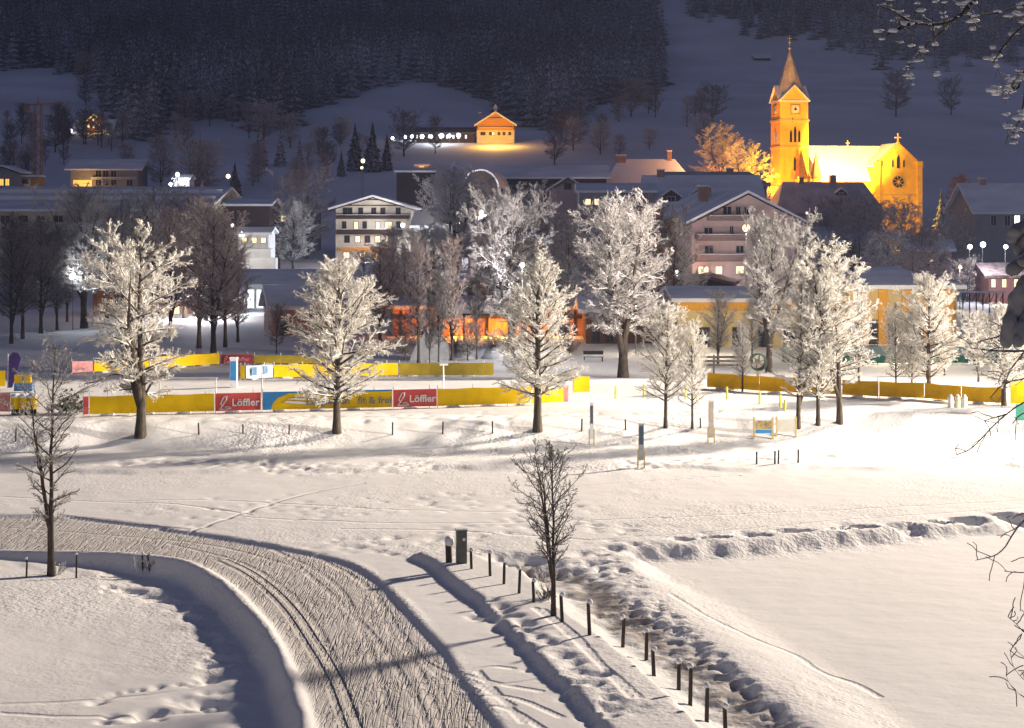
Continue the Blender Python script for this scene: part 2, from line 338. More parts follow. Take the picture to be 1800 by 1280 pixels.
# ------------------------------------------------------------------ object helpers
def tag(o, label=None, cat=None, group=None, kind=None):
    if label: o['label'] = label
    if cat: o['category'] = cat
    if group: o['group'] = group
    if kind: o['kind'] = kind
    return o
def thing(name, label, cat, loc=(0, 0, 0), rz=0, group=None, scale=1):
    o = bpy.data.objects.new(name, None); COL.objects.link(o); o.location = loc; o.rotation_euler = (0, 0, rz); o.scale = (scale,)*3 if isinstance(scale, (int, float)) else scale
    o.empty_display_size = .5
    return tag(o, label, cat, group)
def put(name, me, parent=None, loc=None, m=None, rz=0):
    o = bpy.data.objects.new(name, me); COL.objects.link(o)
    if parent: o.parent = parent
    if loc is not None: o.location = loc
    if rz: o.rotation_euler[2] = rz
    if m is not None: o.material_slots[0].link = 'OBJECT'; o.material_slots[0].material = m
    return o
def np_mesh(name, V, F, m, smooth=False):
    V = np.asarray(V, np.float32); F = np.asarray(F, np.int32); k = F.shape[1]
    me = bpy.data.meshes.new(name); me.vertices.add(len(V)); me.vertices.foreach_set('co', V.ravel())
    me.loops.add(F.size); me.loops.foreach_set('vertex_index', F.ravel())
    me.polygons.add(len(F)); me.polygons.foreach_set('loop_start', np.arange(0, F.size, k, dtype=np.int32)); me.polygons.foreach_set('loop_total', np.full(len(F), k, np.int32))
    if smooth: me.polygons.foreach_set('use_smooth', np.ones(len(F), bool))
    me.materials.append(m); me.update(calc_edges=True); return me
class MB:
    def __init__(s): s.v = []; s.f = []
    def add(s, vs, fs):
        n = len(s.v); s.v += [tuple(v) for v in vs]; s.f += [tuple(i+n for i in f) for f in fs]; return s
    def box(s, x0, x1, y0, y1, z0, z1):
        return s.add([(x0, y0, z0), (x1, y0, z0), (x1, y1, z0), (x0, y1, z0), (x0, y0, z1), (x1, y0, z1), (x1, y1, z1), (x0, y1, z1)],
                     [(0, 3, 2, 1), (4, 5, 6, 7), (0, 1, 5, 4), (1, 2, 6, 5), (2, 3, 7, 6), (3, 0, 4, 7)])
    def prism(s, poly, axis, a, b):         # poly: 2D list; axis 'y': (x,z) extruded in y; 'x': (y,z) in x; 'z': (x,y) in z
        n = len(poly)
        def mk(p, t): return (p[0], t, p[1]) if axis == 'y' else (t, p[0], p[1]) if axis == 'x' else (p[0], p[1], t)
        vs = [mk(p, a) for p in poly]+[mk(p, b) for p in poly]
        fs = [tuple(range(n)), tuple(range(2*n-1, n-1, -1))]+[(i, i+n, (i+1) % n+n, (i+1) % n) for i in range(n)]
        return s.add(vs, fs)
    def cyl(s, p, q, r0, r1=None, n=8):
        r1 = r0 if r1 is None else r1; p, q = Vector(p), Vector(q); d = (q-p).normalized()
        a = d.orthogonal().normalized(); b = d.cross(a)
        vs = [p+(a*math.cos(2*PI*k/n)+b*math.sin(2*PI*k/n))*r0 for k in range(n)]+[q+(a*math.cos(2*PI*k/n)+b*math.sin(2*PI*k/n))*r1 for k in range(n)]
        return s.add(vs, [(k, (k+1) % n, (k+1) % n+n, k+n) for k in range(n)]+[tuple(range(n-1, -1, -1)), tuple(range(n, 2*n))])
    def ball(s, c, r, n=8, m=6, sq=(1, 1, 1), jit=0):
        vs = [(c[0], c[1], c[2]-r*sq[2])]
        for i in range(1, m):
            for k in range(n):
                a = -PI/2+PI*i/m; b = 2*PI*k/n; j = 1+random.uniform(-jit, jit)
                vs.append((c[0]+r*j*math.cos(a)*math.cos(b)*sq[0], c[1]+r*j*math.cos(a)*math.sin(b)*sq[1], c[2]+r*j*math.sin(a)*sq[2]))
        vs.append((c[0], c[1], c[2]+r*sq[2])); t = len(vs)-1
        fs = [(0, 1+(k+1) % n, 1+k) for k in range(n)]+[(t, t-n+k, t-n+(k+1) % n) for k in range(n)]
        for i in range(m-2):
            for k in range(n): fs.append((1+i*n+k, 1+i*n+(k+1) % n, 1+(i+1)*n+(k+1) % n, 1+(i+1)*n+k))
        return s.add(vs, fs)
    def mesh(s, name, m, smooth=False):
        me = bpy.data.meshes.new(name); me.from_pydata(s.v, [], s.f); me.materials.append(m)
        if smooth: me.polygons.foreach_set('use_smooth', [True]*len(me.polygons))
        me.update()
        import bmesh
        bm = bmesh.new(); bm.from_mesh(me); bmesh.ops.recalc_face_normals(bm, faces=bm.faces); bm.to_mesh(me); bm.free()
        return me
    def build(s, name, m, parent=None, loc=None, smooth=False): return put(name, s.mesh(name, m, smooth), parent, loc)

# ------------------------------------------------------------------ ground sheets (one height field, split by what lies there)
def build_ground():
    V = np.stack([GX, GY, GZ], -1)
    tx = np.gradient(V, axis=1); ty = np.gradient(V, axis=0); N = np.cross(tx, ty); N /= np.linalg.norm(N, axis=-1, keepdims=True)
    idx = np.arange(NX*NY).reshape(NY, NX)
    Q = np.stack([idx[:-1, :-1], idx[:-1, 1:], idx[1:, 1:], idx[1:, :-1]], -1).reshape(-1, 4)
    cx = (GX[:-1, :-1]+GX[1:, 1:]).ravel()/2; cy = (GY[:-1, :-1]+GY[1:, 1:]).ravel()/2
    gq = lambda A: ((A[:-1, :-1]+A[1:, 1:])/2).ravel()
    far = cy > 215
    po = (gq(GPO) > 0) & (cy > 30) & (cy < 95); pa = (gq(inPA) > 0) & ~po; tr = (gq(groom) > .2) & ~po & ~pa
    Vf = V.reshape(-1, 3); Nf = N.reshape(-1, 3)
    for name, mk_, m, lab in (('snow_field', ~(far | po | pa | tr), M_GROUND, 'floodlit snow field with footprints and small banks'),
                         ('ski_trail', tr & ~far, M_GROUND, 'groomed cross-country ski trail curving through the foreground'),
                         ('footpath', pa & ~far & ~tr, M_GROUND, 'smooth rolled footpath beside the ski trail'),
                         ('frozen_pond', po & ~far, M_GROUND, 'snow-covered frozen pond below its scalloped bank'),
                         ('hillside', far, M_HILL, 'dark snowy hillside rising behind the village')):
        F = Q[mk_]; u, inv = np.unique(F.ravel(), return_inverse=True)
        me = np_mesh(name, Vf[u], inv.reshape(-1, 4), m, True)
        me.normals_split_custom_set_from_vertices(Nf[u].astype(np.float32))
        if m is M_GROUND:
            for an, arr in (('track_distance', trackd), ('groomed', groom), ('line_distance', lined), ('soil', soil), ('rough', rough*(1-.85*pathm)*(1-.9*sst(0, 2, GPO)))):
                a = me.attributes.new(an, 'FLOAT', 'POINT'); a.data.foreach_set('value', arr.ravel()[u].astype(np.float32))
        tag(put(name, me), lab, kind='structure')
build_ground()

# ------------------------------------------------------------------ deciduous trees
def nrm(v): return v/(np.linalg.norm(v, axis=-1, keepdims=True)+1e-9)
def tubes(P, R, n=3, off=None):
    N, K, _ = P.shape
    T = nrm(np.gradient(P, axis=1)); av = nrm(T.mean(1))
    ref = np.where(np.abs(av[:, :1]) < .75, np.array([[1., 0, 0]]), np.array([[0, 1., 0]]))
    a = nrm(np.cross(T, ref[:, None, :])); b = np.cross(T, a)
    ph = 2*PI*np.arange(n)/n
    V = P[:, :, None, :]+R[:, :, None, None]*(a[:, :, None, :]*np.cos(ph)[None, None, :, None]+b[:, :, None, :]*np.sin(ph)[None, None, :, None])
    idx = np.arange(N*K*n).reshape(N, K, n)
    q = np.stack([idx[:, :-1, :], np.roll(idx, -1, 2)[:, :-1, :], np.roll(idx, -1, 2)[:, 1:, :], idx[:, 1:, :]], -1)
    return V.reshape(-1, 3), q.reshape(-1, 4)
def merge(lst):
    V, F, n = [], [], 0
    for v, f in lst: V.append(v); F.append(f+n); n += len(v)
    return np.concatenate(V), np.concatenate(F)
def grow(rng, P, R, n, t0, t1, ang, lf, K=4, up=.1, wob=.15, rr=.55, tip=.35, rmin=.006, L=None, taper=.6):
    """n children on every parent polyline"""
    N, Kp, _ = P.shape
    t = t0+(t1-t0)*(np.arange(n)[None, :]+rng.random((N, n)))/n
    f = t*(Kp-1); i = np.clip(f.astype(int), 0, Kp-2); u = (f-i)[..., None]
    rows = np.arange(N)[:, None]
    B = P[rows, i]*(1-u)+P[rows, i+1]*u; D = nrm(P[rows, i+1]-P[rows, i]); Rb = R[rows, i]*(1-u[..., 0])+R[rows, i+1]*u[..., 0]
    pl = np.linalg.norm(np.diff(P, axis=1), axis=-1).sum(1)[:, None]
    ln = lf*pl*(1-taper*t)*(.65+.7*rng.random((N, n)))
    r = rng.normal(size=(N, n, 3)); s = nrm(np.cross(D, r))
    a = np.radians(ang*(.7+.6*rng.random((N, n, 1))))
    d = nrm(D*np.cos(a)+s*np.sin(a))
    B, d, ln, Rb = B.reshape(-1, 3), d.reshape(-1, 3), ln.ravel(), Rb.ravel()
    pts = [B]; 
    for k in range(K-1):
        d = nrm(d+np.array([0, 0, up])+rng.normal(size=d.shape)*wob); pts.append(pts[-1]+d*(ln/(K-1))[:, None])
    Pn = np.stack(pts, 1); r0 = np.maximum(Rb*rr, rmin); Rn = r0[:, None]*np.linspace(1, tip, K)[None, :]; Rn = np.maximum(Rn, rmin)
    return Pn, Rn
def envelope(s, kind):
    s = np.clip(s, 0, 1)
    if kind == 'ovoid': return (s+.04)**.45*(1-s)**.62*1.75
    if kind == 'cone': return (s+.05)**.28*(1-s)**.85*1.6
    if kind == 'round': return np.sqrt(np.clip(1-(2*s-.95)**2, 0.03, 1))
    if kind == 'vase': return (s+.02)**.75*(1-s)**.38*1.75
    return np.ones_like(s)
def tree_meshes(name, seed, Ht, cb, Rm, kind='ovoid', r0=.25, n1=34, n2=9, n3=7, n4=4, lf=(.42, .42, .5), a1=(62, 22), twig=.012, mats=None, wob=.06, forks=1, lean=0, snowpads=.0, up=.10, rlimb=.30, K1=6, clumps=0, base_flare=1.25, gap=0.0, a2=42, jit=(.8, 1.06)):
    rng = np.random.default_rng(seed)
    # stems
    stems, rads = [], []
    for f in range(forks):
        K = 12; zt = Ht*(.97 if f == 0 else rng.uniform(.72, .93)); z0 = 0 if f == 0 else cb*rng.uniform(.45, .95)
        zz = np.linspace(z0, zt, K); p = np.zeros((K, 3)); p[:, 2] = zz
        if f:
            az = 2*PI*f/forks+rng.uniform(-.5, .5); rr = Rm*rng.uniform(.3, .6)*(np.linspace(0, 1, K)**.75)
            p[:, 0] = rr*math.cos(az); p[:, 1] = rr*math.sin(az)
        w_ = np.cumsum(rng.normal(size=(K, 2))*wob*Ht/K, 0); w_[0] = 0; p[:, :2] += w_*np.linspace(0, 1, K)[:, None]
        p[:, 0] += lean*zz**1.2
        rr0 = r0 if f == 0 else r0*.62
        s = (zz-z0)/(zt-z0); rd = rr0*(1-s)**.85*.97+.012
        if f == 0: rd[0] *= base_flare
        if forks > 1 and f == 0: rd = np.where(s > .35, rd*.75, rd)
        stems.append(p); rads.append(rd)
    S = np.stack(stems); SR = np.stack(rads)
    # primaries, length limited by the crown's outline
    P1, R1 = [], []
    for f in range(forks):
        n = n1 if f == 0 else int(n1*.6)
        for k in range(n):
            s = (k+rng.random())/n; z = cb+(Ht*.96-cb)*s
            p = S[f]; z = max(z, p[0, 2]+.2)
            if z > p[-1, 2]-.05: continue
            j = min(max(np.searchsorted(p[:, 2], z)-1, 0), 10); u = (z-p[j, 2])/(p[j+1, 2]-p[j, 2]); B = p[j]*(1-u)+p[j+1]*u; rb = SR[f][j]*(1-u)+SR[f][j+1]*u
            az = k*2.39996+rng.uniform(-.5, .5)+f
            sp = (z-cb)/(Ht-cb); a = math.radians(a1[0]+(a1[1]-a1[0])*sp+rng.uniform(-9, 9))
            if gap and rng.random() < gap: continue
            sg = min(sp+.12, .99); L = Rm*float(envelope(np.array(sg), kind))/max(math.sin(a), .45)*rng.uniform(*jit)
            if forks > 1: L *= .72
            L = max(L, .35); d = np.array([math.cos(az)*math.sin(a), math.sin(az)*math.sin(a), math.cos(a)])
            pts = [B]
            for q in range(K1-1):
                d = d+np.array([0, 0, up])+rng.normal(size=3)*.13; d /= np.linalg.norm(d); pts.append(pts[-1]+d*L/(K1-1))
            P1.append(pts); r_ = min(rb*.6, .05*rlimb+L*.017); R1.append(np.linspace(r_, max(r_*.25, twig), K1))
    P1 = np.array(P1); R1 = np.array(R1)
    P2, R2 = grow(rng, P1, R1, n2, .18, 1, a2, lf[0], 4, .09, .16, .6, .4, twig*1.1)
    P3, R3 = grow(rng, P2, R2, n3, .12, 1, 42, lf[1], 3, .07, .2, .6, .6, twig, taper=.4)
    P3 = np.concatenate([P3, ]); 
    # settle the crown to the height and spread it was asked for
    A_ = P3.reshape(-1, 3); kz = Ht/np.percentile(A_[:, 2], 99.3); ctr = np.median(A_[:, :2], 0); rad = np.percentile(np.linalg.norm(A_[:, :2]-ctr, axis=1), 96); kr = Rm/rad
    for Q_ in (S, P1, P2, P3): Q_[..., 2] *= kz; Q_[..., :2] *= kr
    trunk = merge([tubes(S, SR, 9), tubes(P1, R1, 5)])
    tw = [tubes(P2, R2, 4), tubes(P3, R3, 3)]
    if n4:
        P4, R4 = grow(rng, P3, R3, n4, .15, 1, 45, lf[2], 2, .05, .2, .8, .8, twig*.9, taper=.3); tw.append(tubes(P4, R4, 3))
    if snowpads:
        q = P2.copy(); q[..., 2] += R2*.9; tw.append(tubes(q, R2*.6+snowpads, 4))
        q = P1[:, 1:].copy(); q[..., 2] += R1[:, 1:]*.8; tw.append(tubes(q, R1[:, 1:]*.5+snowpads*.8, 4))
    if clumps:
        src = (P3.reshape(-1, 3))[rng.integers(0, P3.shape[0]*P3.shape[1], clumps)]
        rs = rng.uniform(.02, .055, clumps)*(1+(twig < .008)*-.3)
        oc = np.array([[1, 0, 0], [0, 1, 0], [-1, 0, 0], [0, -1, 0], [0, 0, .7], [0, 0, -.5]])
        V = src[:, None, :]+rs[:, None, None]*oc[None]*(1+.5*rng.normal(size=(clumps, 6, 1)))+np.array([0, 0, .02])
        tri = np.array([[0, 1, 4, 4], [1, 2, 4, 4], [2, 3, 4, 4], [3, 0, 4, 4], [1, 0, 5, 5], [2, 1, 5, 5], [3, 2, 5, 5], [0, 3, 5, 5]])
        # quads with a doubled corner are avoided: use the four side diamonds
        quad = np.array([[0, 5, 1, 4], [1, 5, 2, 4], [2, 5, 3, 4], [3, 5, 0, 4]])
        F = (quad[None]+6*np.arange(clumps)[:, None, None]).reshape(-1, 4); tw.append((V.reshape(-1, 3), F))
    crown = merge(tw)
    return (np_mesh(name+'_trunk', *trunk, mats[0], True), np_mesh(name+'_crown', *crown, mats[1], False))
def plant(meshes, label, cat, x, y, z, s=1, rz=0, group=None, name='tree', m=(None, None), sz=None):
    r = thing(name, label, cat, (x, y, z), rz, group, s if sz is None else (s, s, s*sz))
    put('trunk', meshes[0], r, m=m[0]); put('crown', meshes[1], r, m=m[1]); return r
def place(meshes, Hm, label, px, py, pytop, rz=0, sw=1, **k):
    """stand a tree on the ground seen at (px, py), as tall as it shows"""
    x, y, z = ground_at(px, py); h = WZ(pytop, y)-z; s = h/Hm
    r = plant(meshes, label, k.pop('cat', 'tree'), x, y, z-.08, s*sw, rz, sz=1/sw, **k); return r

T = {}
T['irregular'] = tree_meshes('irregular_tree', 3, 13, 2.3, 3.25, 'round', .32, 34, 10, 8, 4, (.44, .42, .5), (78, 20), .0115, (M_BARK, M_FR_HI), .08, forks=3, snowpads=.016, clumps=3600, gap=.05, up=.0, rlimb=1.0, jit=(.7, 1.1))
T['ovoid'] = tree_meshes('ovoid_tree', 11, 11, 1.8, 3.05, 'ovoid', .25, 66, 13, 8, 4, (.36, .42, .5), (74, 24), .0098, (M_BARK, M_FR_HI), .04, snowpads=.009, up=.06, rlimb=.7, clumps=1500)
T['conic'] = tree_meshes('conic_tree', 23, 12, 1.9, 2.8, 'cone', .27, 84, 13, 8, 4, (.34, .42, .5), (76, 22), .0098, (M_BARK, M_FR_HI), .03, snowpads=.009, up=.07, rlimb=.6, clumps=1500)
T['small'] = tree_meshes('small_tree', 31, 8, 1.6, 1.75, 'ovoid', .12, 50, 11, 7, 4, (.38, .44, .5), (66, 20), .0085, (M_BARK, M_FR_HI), .03, snowpads=.007, up=.08, rlimb=.5)
T['vase'] = tree_meshes('vase_tree', 41, 12, 2.4, 2.6, 'ovoid', .2, 44, 11, 7, 4, (.36, .44, .5), (66, 20), .0098, (M_BARK, M_FR_HI), .05, forks=2, snowpads=.009, up=.06, rlimb=.8)
T['spread'] = tree_meshes('spreading_tree', 57, 15, 3.6, 4.5, 'round', .40, 36, 12, 8, 4, (.42, .45, .5), (80, 26), .0125, (M_BARK, M_FR_MD), .12, forks=4, snowpads=.011, up=.02, rlimb=1.3, jit=(.75, 1.08))
T['tall'] = tree_meshes('tall_tree', 67, 15, 2.6, 3.5, 'ovoid', .28, 52, 10, 7, 4, (.40, .44, .5), (58, 16), .012, (M_BARK, M_FR_LO), .05, forks=2, up=.08, rlimb=.9)
T['far'] = tree_meshes('far_tree', 77, 12, 1.6, 4.2, 'round', .22, 38, 9, 7, 4, (.40, .44, .5), (72, 20), .0165, (M_BARK, M_FR_LO), .06, forks=2, up=.06, rlimb=1)
T['far2'] = tree_meshes('far_oval_tree', 79, 12, 1.5, 3.0, 'ovoid', .18, 36, 9, 6, 4, (.40, .44, .5), (62, 16), .0165, (M_BARK, M_FR_LO), .05, up=.08, rlimb=1)
T['roadside'] = tree_meshes('roadside_tree', 88, 9, 1.9, 1.55, 'vase', .13, 36, 8, 6, 2, (.40, .38, .45), (54, 22), .0062, (M_BARK, frost('rime_on_dark_twigs', (.09, .07, .058), .58, .9, (.80, .77, .73), .3)), .05, forks=2, up=.05, rlimb=.4, clumps=420, snowpads=.004)
T['bare'] = tree_meshes('bare_tree', 98, 6, 1.65, 1.2, 'round', .085, 28, 8, 5, 1, (.40, .36, .4), (50, 18), .0062, (mat('wet_bark', (.075, .06, .05), .85, .3, 9, .01, snow=.2), frost('bare_dark_twigs', (.10, .078, .062), .38, 3, (.68, .65, .62), .3)), .05, forks=3, up=.05, rlimb=.33, clumps=120)

# front row along the field
place(T['irregular'], 13, 'tallest frosted tree, thick with snow clumps, in front of the yellow banners', 247, 767, 388, .6, name='deciduous_tree', group='frosted trees along the road')
tx_, ty_, tz_ = ground_at(247, 767)
_t = [o for o in COL.objects if o.get('label', '').startswith('tallest frosted tree')][0]
_k = _t.scale[0]; _kz = _t.scale[2]; _a = -.6
def _loc(px, py):      # a point beside the trunk, in the tree's own axes
    vx, vy, vz = WX(px, ty_)-tx_, random.uniform(-.2, .2), WZ(py, ty_)-tz_
    return ((vx*math.cos(_a)-vy*math.sin(_a))/_k, (vx*math.sin(_a)+vy*math.cos(_a))/_k, vz/_kz)
for L_ in ([(244, 700), (232, 672), (215, 655), (195, 655), (175, 668), (150, 672)], [(251, 700), (268, 668), (290, 652), (312, 640)]):
    q_ = np.array([_loc(a, b) for a, b in smooth_line(L_)]); R_ = np.linspace(.09, .025, len(q_))[None]; g_ = np.random.default_rng(5)
    a2_, b2_ = grow(g_, q_[None], R_, 22, .3, 1, 50, .26, 4, .05, .2, .5, .4, .012); a3_, b3_ = grow(g_, a2_, b2_, 8, .2, 1, 45, .5, 3, .03, .2, .7, .5, .0115)
    sn_ = q_[None].copy(); sn_[..., 2] += .05
    l_ = put('low_limb', np_mesh('low_limb', *tubes(q_[None], R_, 7), M_BARK, True), _t); put('frosted_twigs', np_mesh('frosted_twigs', *merge([tubes(a2_, b2_, 4), tubes(a3_, b3_, 3), tubes(sn_, R_*.7, 5)]), M_FR_HI), l_)
place(T['ovoid'], 11, 'egg-shaped frosted tree in front of the banner that reads fit and frei', 592, 760, 452, 1.2, 1.02, name='deciduous_tree', group='frosted trees along the road')
place(T['conic'], 12, 'pointed dense white frosted tree at the right end of the front banner row', 945, 757, 420, 2.2, 1.0, name='deciduous_tree', group='frosted trees along the road')
place(T['small'], 8, 'small frosted tree with a thin trunk beside the beige signpost', 1170, 751, 528, .4, 1.0, name='deciduous_tree', group='frosted trees along the road')
place(T['small'], 8, 'thinnest frosted sapling just right of the small frosted tree', 1217, 753, 560, 2.4, .75, name='deciduous_tree', group='frosted trees along the road')
place(T['vase'], 12, 'frosted tree with a low branch to the left behind the information board', 1403, 752, 480, 3.3, .95, name='deciduous_tree', group='frosted trees along the road')
place(T['ovoid'], 11, 'middle tree of the three white trees close together right of the information board', 1438, 747, 470, 4.4, .62, name='deciduous_tree', group='frosted trees along the road')
place(T['vase'], 12, 'brightest white tree with the thickest trunk of the three right of the information board', 1476, 744, 412, .2, 1.0, name='deciduous_tree', group='frosted trees along the road')
for (px, py, tp, sw, k, lab) in [(1632, 700, 478, 1.0, 'ovoid', 'white frosted tree behind the three white canisters'), (1575, 697, 530, .7, 'small', 'slender frosted tree in front of the ochre fence, left of the canisters'),
        (1603, 699, 545, .7, 'small', 'slim frosted sapling between two white trees at the ochre fence'), (1765, 713, 530, 1.1, 'ovoid', 'frosted tree at the right edge with dark limbs above the yellow round banner')]:
    place(T[k], {'ovoid': 11, 'small': 8}[k], lab, px, py, tp, px*.7, sw, name='deciduous_tree', group='frosted trees by the ochre fence')
# second row
second = [('spread', 15, 1095, 664, 342, 1.05, .3, M_FR_LO, 'huge spreading frosted tree with crooked dark trunk in the middle of the village edge'),
  ('spread', 15, 900, 632, 330, .8, 2.5, M_FR_LO, 'large half-frosted tree with a leaning trunk behind the pointed white tree'),
  ('spread', 15, 1352, 655, 372, .78, 4.2, M_FR_MD, 'broad white frosted tree in front of the gabled hotel'),
  ('tall', 15, 1305, 688, 560, .7, 1.0, M_FR_MD, 'short leafless tree in front of the yellow hall, left of the snow gun'),
  ('tall', 15, 736, 638, 412, .65, 1.0, M_FR_BR, 'dark tree with a thick trunk left of the orange lit restaurant'),
  ('tall', 15, 771, 637, 470, .45, 3.0, M_FR_DK, 'thin dark tree in front of the orange lit restaurant'),
  ('tall', 15, 795, 634, 405, .6, 5.0, M_FR_BR, 'tall dark tree rising before the middle of the orange lit restaurant'),
  ('far', 12, 822, 634, 560, .8, 3.1, M_FR_DK, 'low dark bushy tree in front of the orange glow'), ('far', 12, 712, 634, 545, .8, 1.1, M_FR_DK, 'low dark bushy tree left of the covered heap'), ('spread', 15, 985, 628, 470, .7, 3.9, M_FR_DK, 'dark spreading tree behind the pointed white tree, in front of the orange glow'),
  ('tall', 15, 375, 622, 352, .95, 2.0, M_FR_BR, 'tall reddish-brown leafless tree right of the tallest frosted tree'),
  ('tall', 15, 350, 612, 345, .8, 4.0, M_FR_BR, 'brown leafless tree half behind the tallest frosted tree'),
  ('tall', 15, 418, 602, 430, .75, 5.5, M_FR_BR, 'smaller brown leafless tree beside the snow-roofed cottage'),
  ('spread', 15, 148, 577, 322, .92, 1.7, M_FR_MD, 'tall pale grey frosted tree beside the blue-white lamp on the left'),
  ('tall', 15, 20, 604, 372, .75, 2.7, M_FR_DK, 'dark leafless tree at the left edge of the photo'),
  ('tall', 15, 72, 586, 380, .9, 3.6, M_FR_DK, 'dark leafless tree second from the left edge'),
  ('tall', 15, 100, 580, 400, .7, .6, M_FR_DK, 'dark slender tree between the left-edge trees and the pale frosted tree'),
  ('far', 12, 268, 560, 318, .62, 1.1, M_FR_MD, 'frosted treetop rising behind the tallest frosted tree'),
  ('far2', 12, 486, 622, 530, .8, 1.1, M_FR_DK, 'small dark leafless tree in front of the cottage'),
  ('far', 12, 515, 478, 347, .95, 2.2, M_FR_MD, 'round pale frosted tree left of the balconied hotel'),
  ('far', 12, 540, 455, 291, 1.0, .9, M_FR_BR, 'big brown tree left of the balconied hotel, taller than the pale one before it'),
  ('tall', 15, 690, 560, 400, 1.0, .9, M_FR_BR, 'brown leafless tree in front of the right side of the balconied hotel'),
  ('far', 12, 790, 470, 300, .9, .9, M_FR_LO, 'grey tree in front of the dark timber barn'),
  ('tall', 15, 958, 560, 350, .85, .5, M_FR_LO, 'tall half-frosted tree between the pointed tree and the huge spreading tree'),
  ('far', 12, 1185, 560, 372, .8, 1.9, M_FR_MD, 'frosted tree at the left wall of the gabled hotel'),
  ('tall', 15, 40, 596, 378, .8, 1.2, M_FR_DK, 'dark leafless tree between the two left-edge trees'), ('tall', 15, 118, 566, 410, .8, 2.2, M_FR_DK, 'dark tree right behind the blue-white lamp'),
  ('tall', 15, 188, 560, 360, .8, 4.2, M_FR_LO, 'grey-brown tree behind the orange kiosk'), ('far', 12, 215, 555, 340, .9, .2, M_FR_LO, 'grey leafless tree over the left half of the rosy house'),
  ('tall', 15, 300, 590, 362, .9, 3.3, M_FR_BR, 'brown tree directly behind the tallest frosted tree'), ('far', 12, 325, 560, 330, .9, 2.3, M_FR_BR, 'brown rounded tree over the right half of the rosy house'),
  ('tall', 15, 396, 610, 385, .8, 1.5, M_FR_BR, 'reddish-brown tree right of the tall reddish-brown one'), ('far', 12, 60, 520, 400, 1.3, 1.5, M_FR_DK, 'dark bushy tree in the gap of the left-edge trees'),
  ('tall', 15, 668, 600, 425, .9, 2.5, M_FR_BR, 'brown tree just right of the egg-shaped frosted tree'), ('far', 12, 712, 585, 430, 1.0, 3.5, M_FR_BR, 'brown round tree above the dark annex'),
  ('spread', 15, 752, 545, 395, 1.1, 1.5, M_FR_LO, 'dusky tree above the bright snow rim of the annex'), 
  ('spread', 15, 800, 500, 292, 1.0, 3.0, M_FR_LO, 'large crooked grey tree in front of the timber barn'), ('tall', 15, 868, 590, 380, .9, .7, M_FR_LO, 'grey tree behind the leaning half-frosted tree'),
  ('spread', 15, 925, 560, 322, .9, 1.4, M_FR_MD, 'half-frosted tree with a knobbly white top left of the huge spreading tree'), ('far', 12, 1000, 560, 380, .9, 5.0, M_FR_LO, 'grey tree under the left limbs of the huge spreading tree'),
('tall', 15, 755, 642, 500, .4, 2.9, M_FR_DK, 'slim dark tree standing over the covered heap'),
  ('tall', 15, 838, 632, 470, .5, 4.9, M_FR_DK, 'slim dark tree before the right half of the orange glow'), 
  ('tall', 15, 1262, 640, 505, .9, 1.9, M_FR_MD, 'frosted slim tree before the yellow hall wing, right of the small frosted trees'), ('tall', 15, 1322, 640, 520, .7, .9, M_FR_MD, 'frosted slim tree behind the snow gun'),
  ('vase', 12, 1510, 672, 500, .8, 1.3, M_FR_MD, 'frosted tree before the left windows of the pavilion'),
  ('far', 12, 1418, 560, 400, .9, 4.1, M_FR_MD, 'frosted treetop right of the gabled hotel'), ('far', 12, 1225, 570, 470, .8, .1, M_FR_MD, 'low frosted tree below the hotel balconies'),
  ('vase', 12, 1720, 672, 540, .9, 5.3, M_FR_HI, 'white frosted tree over the green hut'), ('vase', 12, 1790, 668, 530, .9, 3.3, M_FR_HI, 'white frosted tree at the right edge behind the round yellow banner end'), ('small', 8, 1660, 660, 560, .9, 2.3, M_FR_HI, 'little white tree behind the three canisters'),
  ('far2', 12, 640, 520, 440, 1.1, 3.3, M_FR_LO, 'small grey tree in front of the lit ground floor of the balconied hotel'),
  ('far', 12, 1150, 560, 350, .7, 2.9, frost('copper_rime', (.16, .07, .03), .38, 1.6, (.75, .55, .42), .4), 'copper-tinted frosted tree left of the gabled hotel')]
for k, hm, px, py, tp, sw, rz, mm, lab in second:
    place(T[k], hm, lab, px, py, tp, rz, sw, name='deciduous_tree', m=(None, mm))
